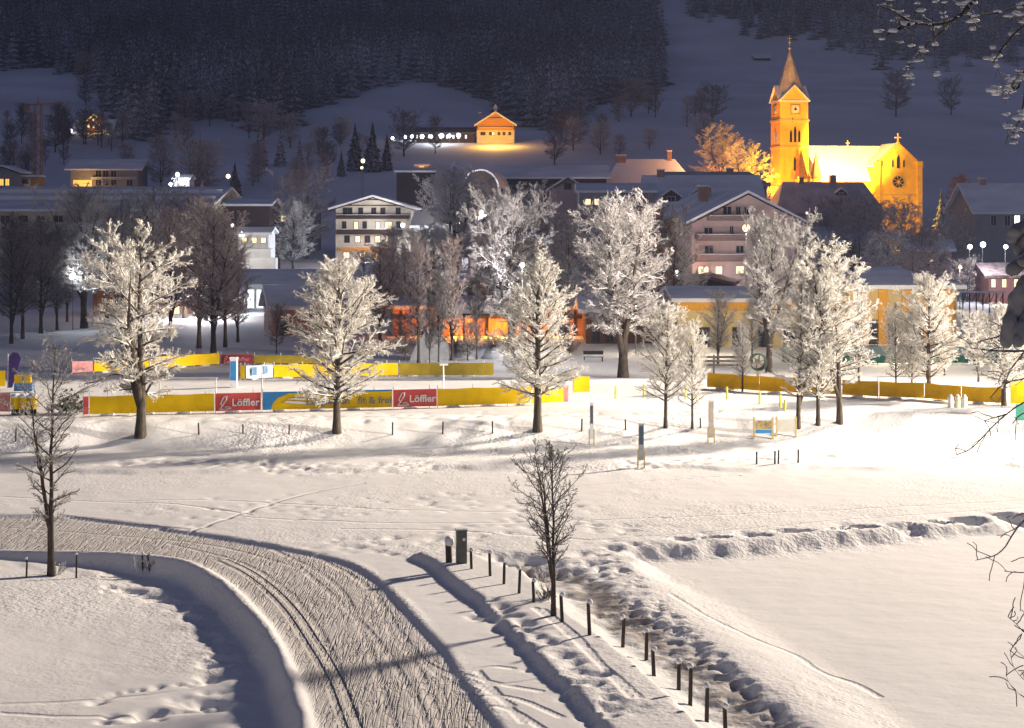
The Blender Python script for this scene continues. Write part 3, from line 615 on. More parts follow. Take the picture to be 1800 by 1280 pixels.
# brown trees before the church and on the right
church_trees = [('far', 1455, 480, 365, 1.2, M_FR_BR, 'brown tree before the left part of the presbytery'), ('far', 1510, 500, 372, 1.2, M_FR_BR, 'brown rounded tree in front of the church, left of the greyish one'), ('far', 1560, 520, 400, 1.2, M_FR_LO, 'dusky tree above the pavilion roof'), ('far', 1640, 500, 400, 1.2, M_FR_LO, 'grey tree directly below the snow-laden spruce'),
  ('far', 1605, 540, 430, 1.2, M_FR_BR, 'brown tree over the right slope of the pavilion roof'), ('far', 1478, 470, 338, 1.15, M_FR_BR, 'brown round tree in front of the presbytery roof'), ('far', 1535, 480, 345, 1.1, M_FR_BR, 'brown round tree below the rose window of the church'),
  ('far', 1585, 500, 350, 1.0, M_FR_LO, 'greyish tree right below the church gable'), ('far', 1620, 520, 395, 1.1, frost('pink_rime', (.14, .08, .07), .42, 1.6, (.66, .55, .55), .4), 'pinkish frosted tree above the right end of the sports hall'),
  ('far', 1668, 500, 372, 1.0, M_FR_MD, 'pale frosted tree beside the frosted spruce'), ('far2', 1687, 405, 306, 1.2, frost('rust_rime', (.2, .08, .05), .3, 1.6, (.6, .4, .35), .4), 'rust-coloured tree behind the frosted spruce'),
  ('far', 1745, 470, 395, 1.3, M_FR_MD, 'low frosted tree among the white lamps on the right'), ('far', 1790, 470, 372, 1.0, M_FR_MD, 'frosted tree at the right edge in front of the grey-roofed house'),
  ('far', 1700, 530, 450, 1.0, M_FR_BR, 'brown bushy tree left of the pink house'),
  ('vase', 1275, 412, 212, 1.2, M_FR_HI, 'floodlit orange tree left of the church tower'), ('vase', 1325, 425, 245, 1.15, M_FR_HI, 'floodlit orange tree at the foot of the church tower')]
for k, px, py, tp, sw, mm, lab in church_trees:
    place(T[k], {'far': 12, 'far2': 12, 'spread': 15, 'vase': 12}[k], lab, px, py, tp, px*.37, sw, name='deciduous_tree', m=(None, mm))
# trees scattered over the slopes, told apart only by the fields they stand in
slope = [(282, 335, 236, .8, M_FR_BR, 'brown oval tree between the modern house and the dark spruces'), (335, 345, 236, 1.1, M_FR_LO, 'grey round tree behind the white lit hut'), (365, 345, 250, 1.0, M_FR_LO, 'grey tree right of the white lit hut'),
  (220, 300, 250, 1.0, M_FR_BR, 'low brown tree behind the flat roof of the modern house'), (1252, 215, 145, 1.1, M_FR_DK, 'lone dark tree on the meadow left of the church spire'), (1575, 205, 120, 1.0, M_FR_DK, 'larger of the two lone trees on the meadow right of the church spire'),
  (1672, 202, 133, .9, M_FR_DK, 'smaller of the two lone trees on the meadow right of the church spire'), (985, 240, 190, 1.1, frost('rust_rime', (.2, .08, .05), .3), 'small rust-coloured tree right of the lit farmhouse'),  # rust tone is the twig colour itself
  (975, 290, 215, .9, M_FR_DK, 'dark tree on the meadow below the lit farmhouse'), (710, 275, 190, 1.0, M_FR_DK, 'dark tree in front of the left end of the lamp row'), (765, 270, 200, .7, M_FR_DK, 'thin dark tree in front of the lamp row')]
for px, py, tp, sw, mm, lab in slope:
    place(T['far'], 12, lab, px, py, tp, px*.5, sw, name='deciduous_tree', m=(None, mm))
regs = [((0, 62, 215, 300), 'on the dark slope left of the crane'), ((190, 300, 190, 280), 'between the chalet and the brown oval tree'), ((395, 600, 235, 330), 'on the slope around the frosted spruces'),
  ((1000, 1110, 205, 290), 'on the meadow right of the farmhouse track'), ((1120, 1240, 200, 275), 'on the slope left of the orange tree'), ((560, 690, 240, 300), 'around the dark spruces with warm lights'), ((100, 200, 246, 262), 'just below the lit chalet'), ((930, 1050, 150, 200), 'at the forest edge above the farmhouse track'), ((300, 420, 200, 260), 'below the forest edge above the brown oval tree'), ((60, 130, 240, 300), 'right of the crane foot'), ((140, 300, 150, 200), 'at the dark wood edge above the chalet'), ((0, 60, 300, 330), 'behind the left-edge house'), ((440, 600, 300, 345), 'behind the big brown tree by the balconied hotel'), ((1060, 1160, 165, 215), 'by the right corner of the big forest')]
oo = ['first', 'second', 'third', 'fourth', 'fifth', 'sixth', 'seventh', 'eighth', 'ninth', 'tenth']
for (a0, a1_, b0, b1), where in regs:
    nn = 7 if 'spruces' in where else 6
    for i, px in enumerate(sorted(random.uniform(a0, a1_) for _ in range(nn))):
        py = random.uniform(b0, b1); place(T[random.choice(['far', 'far2'])], 12, 'dark leafless tree '+where+', '+oo[i]+' from the left', px, py, py-random.uniform(38, 70), px, random.uniform(.8, 1.2), name='deciduous_tree', m=(None, random.choice([M_FR_DK, M_FR_LO, M_FR_BR])), group='bare trees scattered on the slope')
# two trees in the foreground
place(T['roadside'], 9, 'slender foreground tree at the left edge with bare lower branches and rime on top', 90, 1013, 592, 1.0, 1.0, name='deciduous_tree')
place(T['bare'], 6, 'small dark leafless tree by the fence posts in the foreground', 973, 1082, 772, .3, 1.0, name='deciduous_tree')

# ------------------------------------------------------------------ spruces
def spruce(name, seed, h, R, layers, boughs, fine, m):
    rng = np.random.default_rng(seed); V = []; F = []
    for L in range(layers):
        s = L/layers; z = h*(.07+.9*s); r = R*(1-s)**.82*(.85+.3*rng.random())
        nb = max(4, int(boughs*(1-.5*s)))
        for k in range(nb):
            az = 2*PI*(k+rng.random()*.7)/nb+L; rr = r*(.75+.45*rng.random()); wd = rr*(.24 if fine else .38)
            c, sn = math.cos(az), math.sin(az)
            def pt(a, b, dz): return (c*a-sn*b, sn*a+c*b, z+dz)
            n = len(V); dr = h*.035*(1+rng.random())
            if fine:
                V += [pt(0, 0, .3*dr), pt(rr*.5, -wd, -.45*dr), pt(rr*.55, 0, -.15*dr), pt(rr*.5, wd, -.45*dr), pt(rr*.8, -wd*.7, -1.2*dr), pt(rr, 0, -1.1*dr), pt(rr*.8, wd*.7, -1.2*dr), pt(rr*.35, -wd*.5, -1.7*dr), pt(rr*.35, wd*.5, -1.7*dr)]
                F += [(n, n+1, n+4, n+2), (n, n+2, n+6, n+3), (n+2, n+4, n+5, n+6), (n+1, n+7, n+4, n+1+3), (n, n+8, n+5, n+7)]
                F[-2] = (n+1, n+7, n+5, n+4)
            else:
                V += [pt(0, 0, .4*dr), pt(rr*.75, -wd, -dr), pt(rr, 0, -.8*dr), pt(rr*.75, wd, -dr)]
                F += [(n, n+1, n+2, n+3)]
    n = len(V)
    t = h*1.0
    V += [(-.05*R, 0, h*.93), (0, -.05*R, h*.93), (.05*R, 0, h*.93), (0, 0, t)]; F += [(n, n+1, n+3, n+3)]; F[-1] = (n, n+1, n+2, n+3)
    V = np.array(V, float); F = np.array(F); return V, F
def spruce_mat(name, col, snow, lo, hi):
    if name in MATS: return MATS[name]
    m, nt, p, ns, ls = nodes(name)
    tc = ns.new('ShaderNodeTexCoord'); nz = ns.new('ShaderNodeTexNoise'); nz.inputs['Scale'].default_value = 1.1; nz.inputs['Detail'].default_value = 5; ls.new(tc.outputs['Object'], nz.inputs[0])
    g = ns.new('ShaderNodeNewGeometry'); sx = ns.new('ShaderNodeSeparateXYZ'); ls.new(g.outputs['Normal'], sx.inputs[0])
    f = mth(ns, ls, 'ADD', mth(ns, ls, 'MULTIPLY', mth(ns, ls, 'ABSOLUTE', sx.outputs[2]), .4), nz.outputs[0])
    r = ns.new('ShaderNodeMapRange'); ls.new(f, r.inputs[0]); r.inputs[1].default_value = lo; r.inputs[2].default_value = hi
    mi = ns.new('ShaderNodeMix'); mi.data_type = 'RGBA'; ls.new(r.outputs[0], mi.inputs[0]); mi.inputs[6].default_value = (*col, 1); mi.inputs[7].default_value = (*snow, 1)
    outc = mi.outputs[2]
    if name == 'forest_spruce':
        n2 = ns.new('ShaderNodeTexNoise'); n2.inputs['Scale'].default_value = .022; n2.inputs['Detail'].default_value = 4; ls.new(tc.outputs['Object'], n2.inputs[0])
        r3 = ns.new('ShaderNodeMapRange'); ls.new(n2.outputs[0], r3.inputs[0]); r3.inputs[1].default_value = .35; r3.inputs[2].default_value = .65; r3.inputs[3].default_value = .45; r3.inputs[4].default_value = 1.35
        v3 = ns.new('ShaderNodeVectorMath'); v3.operation = 'SCALE'; ls.new(outc, v3.inputs[0]); ls.new(r3.outputs[0], v3.inputs[3]); outc = v3.outputs[0]
    ls.new(outc, p.inputs['Base Color']); p.inputs['Roughness'].default_value = .9; p.inputs['Specular IOR Level'].default_value = .1
    MATS[name] = m; return m
M_SPR = spruce_mat('spruce_snow', (.025, .035, .03), (.6, .62, .66), .62, 1.0)
M_SPRH = spruce_mat('spruce_heavy_snow', (.04, .05, .045), (.78, .8, .82), .5, .85)
M_FOREST = spruce_mat('forest_spruce', (.07, .068, .08), (.80, .80, .84), .62, 1.05)
sv, sf = spruce('spruce', 5, 16, 3.2, 30, 13, True, None)
SPR = (None, np_mesh('spruce_crown', sv, sf, M_SPR))
mb = MB(); mb.cyl((0, 0, 0), (0, 0, 15), .28, .04, 8); SPRT = mb.mesh('spruce_trunk', M_BARK, True)
spr = [(457, 292, 210, 1, 'frosted spruce, tallest of the group above the flat hall roofs'), (493, 292, 221, .85, 'frosted spruce right of the tallest one above the flat hall roofs'), (527, 296, 238, .8, 'smallest frosted spruce of the group of three on the slope'),
  (413, 345, 282, 1.1, 'low dark spruce with an orange light behind it'), (624, 300, 212, 1.0, 'dark spruce with warm lights at its foot'), (655, 302, 208, 1.0, 'dark spruce right of the one with warm lights'), (680, 300, 230, .8, 'dark small spruce beside the timber barn'),
  (352, 330, 230, .7, 'spruce top behind the grey round trees'), (1655, 440, 328, 1.1, 'snow-laden spruce right of the church'), (1425, 420, 345, .9, 'dark spruce at the left end of the presbytery'), (1232, 590, 540, 1.0, 'tiny snowy spruce before the yellow hall'),
  (232, 590, 500, 1.0, 'dark green spruce behind the tallest frosted tree'), (122, 240, 214, 1, 'tiny dark spruce left of the lit chalet'), (600, 310, 262, 1, 'small dark spruce left of the one with warm lights')]
for px, py, tp, sw, lab in spr:
    x, y, z = ground_at(px, py); h = WZ(tp, y)-z; s = h/16
    r = thing('spruce_tree', lab, 'spruce', (x, y, z), px, None, (s*sw, s*sw, s)); put('trunk', SPRT, r); put('crown', SPR[1], r, m=M_SPRH if px in (1655, 457, 493, 527, 352, 1232) else M_SPR)
# woods on the mountain: thousands of spruces, one mass each
protos = [spruce('f', 100+k, 1, .17, 9, 7, False, None) for k in range(5)]
def wood(name, label, poly, spacing, hgt, m, seed, y0, y1, thin=0):
    rng = np.random.default_rng(seed); LV, LF, n = [], [], 0
    u = []
    Y = y0
    while Y < y1:
        x0, x1 = WX(-60, Y), WX(1860, Y)
        k = int((x1-x0)/spacing); xx = x0+(np.arange(k)+rng.random(k))*spacing; yy = Y+rng.random(k)*spacing
        u.append(np.stack([xx, yy], 1)); Y += spacing*.9
    P = np.concatenate(u); z = H(P[:, 0], P[:, 1]); px = 900+P[:, 0]/P[:, 1]*FOC; py = HOR-(z-CH)/P[:, 1]*FOC
    jit = fbm(P[:, 0]/25, P[:, 1]/25, 3, seed)*46+RNG.normal(size=len(P))*6
    k = inpoly(px+jit*.5, py+jit, poly) & (py > -110)
    if thin: k &= rng.random(len(P)) > thin
    gapn = fbm(P[:, 0]/18, P[:, 1]/18, 3, seed+3); k &= gapn > -.17
    P, z = P[k], z[k]; dens = fbm(P[:, 0]/30, P[:, 1]/30, 3, seed+9)+.25
    for i in range(len(P)):
        v, f = protos[rng.integers(5)]; s = hgt*rng.uniform(.62, 1.15)*(.85+.7*float(dens[i])); a = rng.random()*6.28; c, sn = math.cos(a), math.sin(a)
        q = np.empty_like(v); wd = rng.uniform(.85, 1.25); q[:, 0] = (v[:, 0]*c-v[:, 1]*sn)*s*wd+P[i, 0]; q[:, 1] = (v[:, 0]*sn+v[:, 1]*c)*s*wd+P[i, 1]; q[:, 2] = v[:, 2]*s+z[i]-.3
        LV.append(q); LF.append(f+n); n += len(v)
    o = put(name, np_mesh(name, np.concatenate(LV), np.concatenate(LF), m)); tag(o, label, 'forest', kind='stuff'); print(name, len(P))
wood('spruce_forest', 'dense dark snow-dusted spruce forest covering the mountain above the village',
     [(-80, -250), (1125, -250), (1150, 30), (1170, 90), (1160, 150), (1110, 178), (1050, 172), (1030, 205), (985, 232), (925, 215), (880, 196), (850, 176), (790, 152), (700, 142), (630, 156), (560, 186), (520, 212), (450, 226), (400, 205), (330, 205), (270, 240), (215, 240), (180, 170), (140, 118), (60, 108), (0, 128), (-80, 130)], 5.2, 23, M_FOREST, 1, 545, 1420)
wood('upper_spruce_wood', 'dark wood above the snowy meadow at the upper right', [(1190, -200), (1900, -200), (1900, 118), (1740, 108), (1590, 112), (1536, 108), (1450, 80), (1330, 72), (1250, 40), (1200, 10)], 6.5, 20, M_FOREST, 2, 800, 1420, .25)

# ------------------------------------------------------------------ buildings
def wall_mat(n, c, var=.06): return mat(n, c, .85, var, .7, .01)
W_CREAM = wall_mat('cream_plaster', (.62, .56, .46)); W_PINK = wall_mat('rose_plaster', (.60, .46, .42)); W_WHITE = wall_mat('white_plaster', (.72, .71, .70))
W_YEL = wall_mat('yellow_plaster', (.78, .60, .27)); W_OCH = wall_mat('church_ochre', (.84, .52, .055), .10); W_BROWN = mat('brown_boards', (.16, .085, .05), .85, .2, 3, 0, stretch=(5, 5, .3))
W_ORANGE = mat('stained_orange_boards', (.50, .24, .11), .85, .3, 1.2, .02, stretch=(3, 1, .5)); W_DARK = mat('dark_boards', (.06, .042, .035), .85, .2, 3, 0, stretch=(5, 5, .3)); W_GREY = wall_mat('grey_plaster', (.30, .29, .29)); W_BRICK = wall_mat('pink_brown_plaster', (.42, .24, .18), .12)
M_WOOD = mat('golden_timber', (.55, .26, .06), .8, .2, 3, 0, stretch=(1, 1, 6)); M_GREEN = mat('green_paint', (.05, .28, .20), .6, .1, 2); M_PALEG = mat('pale_green_netting', (.42, .60, .55), .7, .1, 2)
M_STONE = mat('pale_stone', (.6, .46, .22), .85, .08, 2)
_wc = {}
def window(parent, x, y, z, w, h, kind='dark', axis='y', bars=True, fm=None, name='window'):
    """frame proud of the wall and a pane inside it; axis 'y' faces -y, 'x' faces -x"""
    fm = fm or M_FRAME; key = (round(w, 2), round(h, 2), fm.name, bars)
    if key not in _wc:
        t = min(.12, w*.13); a = MB(); a.box(-w/2, w/2, -.07, .02, 0, t).box(-w/2, w/2, -.07, .02, h-t, h).box(-w/2, -w/2+t, -.07, .02, t, h-t).box(w/2-t, w/2, -.07, .02, t, h-t)
        if bars: a.box(-t*.3, t*.3, -.06, .0, t, h-t)
        b = MB().box(-w/2+t, w/2-t, -.03, .01, t, h-t)
        _wc[key] = (a.mesh('window_frame', fm), b.mesh('window_pane', M_GLASS))
    f = put(name, _wc[key][0], parent, (x, y, z)); 
    if axis == 'x': f.rotation_euler[2] = -PI/2
    pm = {'dark': M_GLASS, 'w': M_LITW, 'o': M_LITO, 'c': M_LITC}[kind]
    put('pane', _wc[key][1], f, m=pm); return f
def roof_mesh(w, d, ze, zr, ov, ridge, hip, t=.38):
    b = MB(); sl = (zr-ze)/(w/2 if ridge == 'y' else d/2); e = ze-sl*ov*.8
    if ridge == 'y':
        X = w/2+ov*.8; y0, y1 = -ov, d+ov
        if hip: y0h, y1h = hip, d-hip
        else: y0h, y1h = y0, y1
        top = [(-X, y0, e), (X, y0, e), (X, y1, e), (-X, y1, e), (0, y0h, zr), (0, y1h, zr)]
    else:
        Y0, Y1 = -ov*.8, d+ov*.8; x0, x1 = -w/2-ov, w/2+ov
        h0, h1 = (x0+hip+ov, x1-hip-ov) if hip else (x0, x1)
        top = [(x0, Y1, e), (x0, Y0, e), (x1, Y0, e), (x1, Y1, e), (h0, d/2, zr), (h1, d/2, zr)]
    v = [(a, c, z) for a, c, z in top]+[(a, c, z+t) for a, c, z in top]
    if ridge == 'y': f = [(0, 3, 5, 4), (1, 4, 5, 2), (6, 10, 11, 9), (7, 8, 11, 10), (0, 6, 9, 3), (1, 2, 8, 7), (0, 4, 10, 6), (4, 1, 7, 10), (3, 9, 11, 5), (5, 11, 8, 2)]
    else: f = [(1, 4, 5, 2), (0, 3, 5, 4), (7, 8, 11, 10), (6, 10, 11, 9), (1, 2, 8, 7), (0, 6, 9, 3), (0, 4, 10, 6), (4, 1, 7, 10), (2, 5, 11, 8), (5, 3, 9, 11)]
    if hip:
        if ridge == 'y': f += [(0, 4, 1), (3, 2, 5), (6, 7, 10), (9, 11, 8), (0, 1, 7, 6), (3, 9, 8, 2)]; f = [q for q in f if q not in [(0, 4, 10, 6), (4, 1, 7, 10), (3, 9, 11, 5), (5, 11, 8, 2)]]
        else: f += [(0, 4, 1), (2, 5, 3), (6, 7, 10), (8, 9, 11), (0, 1, 7, 6), (2, 3, 9, 8)]; f = [q for q in f if q not in [(0, 4, 10, 6), (4, 1, 7, 10), (2, 5, 11, 8), (5, 3, 9, 11)]]
    return b.add(v, f)
class House:
    def __init__(s, name, label, cat, px0, px1, Y, pe, pr, depth, ridge='x', rot=0, wall=None, roof=None, ov=.7, hip=0, sink=.6, base=None, group=None, trim=None, gy=None):
        if gy: Y = ground_at((px0+px1)/2, gy)[1]
        s.rot = math.radians(rot); s.Y = Y; s.pc = (px0+px1)/2; s.cx = WX(s.pc, Y); s.c = math.cos(s.rot)
        s.w = (px1-px0)/FOC*Y/s.c; s.d = depth
        s.base = (Hs(s.cx, Y)-sink) if base is None else base
        s.ze = WZ(pe, Y)-s.base; yr = Y+(depth/2 if ridge == 'x' else 0); s.zr = WZ(pr, yr)-s.base-.38
        s.r = thing(name, label, cat, (s.cx, Y, s.base), s.rot, group)
        w, d, ze, zr = s.w, s.d, s.ze, s.zr
        if ridge == 'y' and not hip: m = MB().prism([(-w/2, 0), (w/2, 0), (w/2, ze), (0, zr), (-w/2, ze)], 'y', 0, d)
        elif not hip: m = MB().prism([(0, 0), (d, 0), (d, ze), (d/2, zr), (0, ze)], 'x', -w/2, w/2)
        else: m = MB().box(-w/2, w/2, 0, d, 0, ze)
        m.build('wall', wall or W_CREAM, s.r)
        s.roof = roof_mesh(w, d, ze+.02, zr+.02, ov, ridge, hip).build('roof', roof or M_ROOF, s.r)
        if trim and ridge == 'y':
            sl = (zr-ze)/(w/2); X = w/2+ov*.8; e = ze-sl*ov*.8
            MB().prism([(-X, e-.25), (0, zr-.25), (X, e-.25), (X, e-.02), (0, zr-.02), (-X, e-.02)], 'y', -ov-.06, -ov+.08).build('bargeboard', trim, s.r)
    def u(s, px): return (px-s.pc)/FOC*s.Y/s.c
    def z(s, py): return WZ(py, s.Y)-s.base
    def win(s, px, py0, py1, pw, kind='dark', fm=None, bars=True):      # window on the front wall
        z0, z1 = s.z(py1), s.z(py0); return window(s.r, s.u(px), -.02, z0, pw/FOC*s.Y/s.c, z1-z0, kind, fm=fm, bars=bars)
    def balcony(s, px0, px1, py0, py1, m, dep=1.2):
        x0, x1, z0, z1 = s.u(px0), s.u(px1), s.z(py1), s.z(py0)
        b = MB().box(x0, x1, -dep, -.01, z0, z0+.14).box(x0, x1, -dep, -dep+.06, z0+.18, z1).box(x0, x0+.06, -dep+.07, -.01, z0+.18, z1).box(x1-.06, x1, -dep+.07, -.01, z0+.18, z1)
        b.build('balcony', m, s.r)
        MB().box(x0-.03, x1+.03, -dep-.05, -dep+.12, z1+.003, z1+.08).build('snowy_rail', M_SNOW, s.r)
    def chimney(s, px, h, w=.9, m=None, y=None):
        x = s.u(px); y = s.d/2 if y is None else y
        c = MB().box(x-w/2, x+w/2, y-w/2, y+w/2, s.zr-1.2, s.zr+h).build('chimney', m or W_BRICK, s.roof)
        MB().box(x-w/2-.1, x+w/2+.1, y-w/2-.1, y+w/2+.1, s.zr+h+.003, s.zr+h+.22).build('chimney_cap', M_SNOW, s.roof)
    def dormer(s, px, py0, py1, pw, kind='dark', m=None):
        # small gabled dormer on the front slope
        x = s.u(px); w = pw/FOC*s.Y; z0 = s.z(py1); h = (py1-py0)/FOC*s.Y
        sl = (s.zr-s.ze)/(s.d/2); y0 = max(.3, (z0-s.ze)/sl-.1); L = h/sl+.5
        p = MB().prism([(x-w/2, z0-.3), (x+w/2, z0-.3), (x+w/2, z0+h*.55), (x, z0+h), (x-w/2, z0+h*.55)], 'y', y0, y0+L).build('dormer', m or W_DARK, s.r)
        MB().prism([(x-w*.62, z0+h*.45), (x, z0+h+.02), (x+w*.62, z0+h*.45), (x+w*.62, z0+h*.45+.25), (x, z0+h+.3), (x-w*.62, z0+h*.45+.25)], 'y', y0-.35, y0+L).build('dormer_roof', M_ROOF, p)
        window(p, x, y0-.02, z0+.1, w*.5, h*.5, kind, fm=M_FRAME)

# gabled hotel on the right
h = House('gabled_hotel', 'four-storey pink-lit hotel with a wide snowy gable roof and timber balconies', 'hotel', 1213, 1402, 250, 386, 335, 17, 'y', 15, W_PINK, M_ROOF, 1.7, trim=M_DARKW)
for px0, px1, a, b in [(1240, 1322, 379, 388), (1218, 1345, 412, 423), (1218, 1345, 447, 459)]: h.balcony(px0, px1, a, b, mat('weathered_balcony', (.26, .19, .16), .8, .15, 3, 0, stretch=(1, 1, 5)))
for px, a, b, pw, k in [(1277, 362, 378, 17, 'dark'), (1297, 363, 378, 10, 'dark'), (1312, 363, 378, 10, 'dark'), (1243, 399, 412, 17, 'dark'), (1285, 397, 412, 8, 'dark'), (1330, 399, 412, 16, 'dark'), (1360, 397, 412, 12, 'dark'),
                     (1244, 431, 446, 18, 'dark'), (1300, 431, 446, 16, 'dark'), (1350, 431, 446, 16, 'dark'), (1234, 467, 482, 20, 'w'), (1262, 467, 482, 14, 'w'), (1300, 467, 482, 16, 'w')]: h.win(px, a, b, pw, k)
h.chimney(1256, 1.0, 1.2, y=5); h.chimney(1280, .9, 1.2, y=9)
light('hotel_terrace_lamp', (WX(1215, 245), 244, WZ(480, 245)), 650, (1, .62, .5), .15)
light('hotel_wall_lamp', (WX(1290, 240), 236, WZ(455, 240)), 1300, (1, .74, .66), .15)
# balconied hotel on the left
h = House('balconied_hotel', 'cream hotel with dark balcony bands, a half-timbered gable and several lit windows', 'hotel', 590, 722, 325, 366, 343, 14, 'y', 0, W_CREAM, M_ROOF, 1.6, trim=M_DARKW)
for px0, px1, a, b in [(592, 720, 378, 385), (592, 708, 403, 412)]: h.balcony(px0, px1, a, b, M_DARKW)
h.balcony(596, 690, 434, 441, M_WOOD)
for i, px in enumerate([607, 615, 634, 657, 673, 700]): h.win(px, 365, 377, 9, 'dark', M_FRAMED)
for px, k in [(605, 'dark'), (626, 'w'), (641, 'dark'), (664, 'w'), (683, 'w'), (700, 'dark')]: h.win(px, 389, 403, 13 if px == 683 else 8, k, M_FRAMED)
for px, k in [(610, 'dark'), (629, 'w'), (646, 'dark'), (664, 'w'), (683, 'w')]: h.win(px, 414, 427, 10, k, M_FRAMED)
for px, k in [(609, 'w'), (637, 'w'), (660, 'o')]: h.win(px, 443, 454, 12, k, M_FRAMED)
for px0, px1, a in [(600, 700, 362), (628, 672, 352)]: MB().box(h.u(px0), h.u(px1), -.08, -.01, h.z(a), h.z(a)+.18).build('timber_beam', M_DARKW, h.r)
light('balconied_hotel_lamp', (WX(655, 318), 314, WZ(400, 318)), 1000, (1, .84, .66), .2)
light('balconied_hotel_low_lamp', (WX(640, 318), 318, WZ(447, 318)), 450, (1, .55, .25), .2)

# church
CY = 375; cx = WX(1396, CY); cb = Hs(cx, CY)-.8
ch = thing('church', 'floodlit ochre village church with a spired clock tower and a rose window gable', 'church', (cx, CY, cb), math.radians(9))
def cz(py): return WZ(py, CY)-cb
tw = 6.4; hw = tw/2
a = MB().box(-hw, hw, 0, tw, 0, cz(176)); t = a.build('tower', W_OCH, ch)
def gable4(w0, z0, z1, off):
    m = MB()
    m.prism([(-w0, z0), (w0, z0), (0, z1)], 'y', off, off+.5); m.prism([(-w0, z0), (w0, z0), (0, z1)], 'y', tw-off-.5, tw-off)
    m.prism([(hw-w0, z0), (hw+w0, z0), (hw, z1)], 'x', -hw+off, -hw+off+.5); m.prism([(hw-w0, z0), (hw+w0, z0), (hw, z1)], 'x', hw-off-.5, hw-off); return m
gable4(hw-.02, cz(176)+.003, cz(151), -.003).build('tower_gable', W_OCH, t)
m = MB()     # steep little roofs behind the four gables
zg0, zg1 = cz(176), cz(152)
m.prism([(-hw-.3, zg0-.35), (0, zg1+.05), (hw+.3, zg0-.35), (hw+.3, zg0-.05), (0, zg1+.4), (-hw-.3, zg0-.05)], 'y', -.4, tw+.4)
m.prism([(-.3, zg0-.37), (hw, zg1+.03), (tw+.3, zg0-.37), (tw+.3, zg0-.07), (hw, zg1+.38), (-.3, zg0-.07)], 'x', -hw-.4, hw+.4)
m.build('tower_roof', M_ROOF, ch)
sp = MB(); n = 8; z0s, z1s = cz(163), cz(84); rs = 3.15
sp.add([(rs*math.cos(PI/8+2*PI*k/n), hw+rs*math.sin(PI/8+2*PI*k/n), z0s) for k in range(n)]+[(0, hw, z1s)], [(k, (k+1) % n, n) for k in range(n)]+[tuple(range(n-1, -1, -1))])
spire = sp.build('spire', mat('frosted_spire', (.60, .50, .42), .8, .18, .9, .03, snow=.2), ch)
MB().ball((0, hw, z1s+.2), .35).cyl((0, hw, z1s), (0, hw, cz(60)), .09, .06).box(-.5, .5, hw-.06, hw+.06, cz(66), cz(66)+.14).ball((0, hw, cz(72)), .28).build('spire_cross', M_STONE, ch)
for py in (212, 259, 330): MB().box(-hw-.22, hw+.22, -.22, tw+.22, cz(py)-.2, cz(py)+.25).build('cornice', M_STONE, ch)
for k in range(4):                             # corner pilasters
    x = -hw+.05 if k % 2 == 0 else hw-.75; y = -.12 if k < 2 else tw-.6
    MB().box(x-.1 if k % 2 == 0 else x, x+.7 if k % 2 == 0 else x+.8, y, y+.7, .01, cz(213)-.1).build('pilaster', W_OCH, ch)
def clock(x, y, rz):
    o = MB().box(-1.12, 1.12, -.1, .05, -1.12, 1.12).build('clock', W_OCH, ch, (x, y, cz(192))); o.rotation_euler[2] = rz
    MB().box(-1.12, 1.12, -.14, -.1, .98, 1.1).box(-1.12, 1.12, -.14, -.1, -1.1, -.98).box(-1.1, -.98, -.14, -.1, -.97, .97).box(.98, 1.1, -.14, -.1, -.97, .97).build('clock_surround', M_DARKW, o)
    MB().cyl((0, -.18, 0), (0, -.11, 0), .9, n=24).build('clock_face', M_WHT, o)
    b = MB().cyl((0, -.21, 0), (0, -.185, 0), .32, n=14)
    for q in range(12): an = q*PI/6; b.box(.72*math.cos(an)-.05, .72*math.cos(an)+.05, -.2, -.185, .72*math.sin(an)-.06, .72*math.sin(an)+.06)
    b.build('clock_numerals', M_DARKW, o); MB().box(-.05, .05, -.24, -.22, 0, .62).box(-.45, 0, -.24, -.22, -.05, .05).build('clock_hands', M_DARKW, o)
clock(0.25, -.02, 0); clock(-hw-.02, hw, -PI/2)
def lancet(px_u, y, z0, w, hh, rz=0, x=None):
    pts = [(-w/2, 0), (w/2, 0), (w/2, hh*.75), (w*.25, hh*.93), (0, hh), (-w*.25, hh*.93), (-w/2, hh*.75)]
    o = MB().prism([(a*1.35, b*1.06-.1) for a, b in pts], 'y', -.05, .06).build('lancet_window', M_STONE, ch, (px_u, y, z0)); o.rotation_euler[2] = rz
    MB().prism(pts, 'y', -.1, -.053).build('louvre', M_GLASS, o)
for dx, z0p, hh in ((-.95, 250, 2.6), (0, 250, 3.5), (.95, 250, 2.6)): lancet(dx+.2, -.02, cz(z0p), .5, hh)
for dy, hh in ((-.9, 2.4), (0, 3.2)): lancet(-hw-.02, hw+dy, cz(250), .5, hh, -PI/2)
lancet(-.4, -.02, cz(205)-1.2, .3, 1.0); lancet(0.1, -.02, cz(300), .5, 3)
# nave, transept gable and choir
nx0, nx1 = hw, 26.2; ne, nr = cz(314), cz(255); nd = 11.5; ny = -1.0
MB().prism([(ny, 0), (ny+nd, 0), (ny+nd, ne), (ny+nd/2, nr-.4), (ny, ne)], 'x', nx0+.01, nx1).build('nave', W_OCH, ch)
MB().prism([(ny-.6, ne-.6), (ny+nd/2, nr-.38), (ny+nd+.6, ne-.6), (ny+nd+.6, ne-.2), (ny+nd/2, nr+.02), (ny-.6, ne-.2)], 'x', nx0+.02, nx1+.4).build('nave_roof', M_SNOW, ch)
for k in range(4):
    x = nx0+3+k*3.2; lancet(x, ny-.02, 2.6, .9, 5.2); MB().box(x+1.3, x+1.9, ny-.6, ny-.01, 0, ne-1).build('buttress', W_OCH, ch)
gx0, gx1 = 17.0, 27.6; gc = (gx0+gx1)/2; gy0 = ny-3.2; ge, gr_ = cz(291), cz(252)
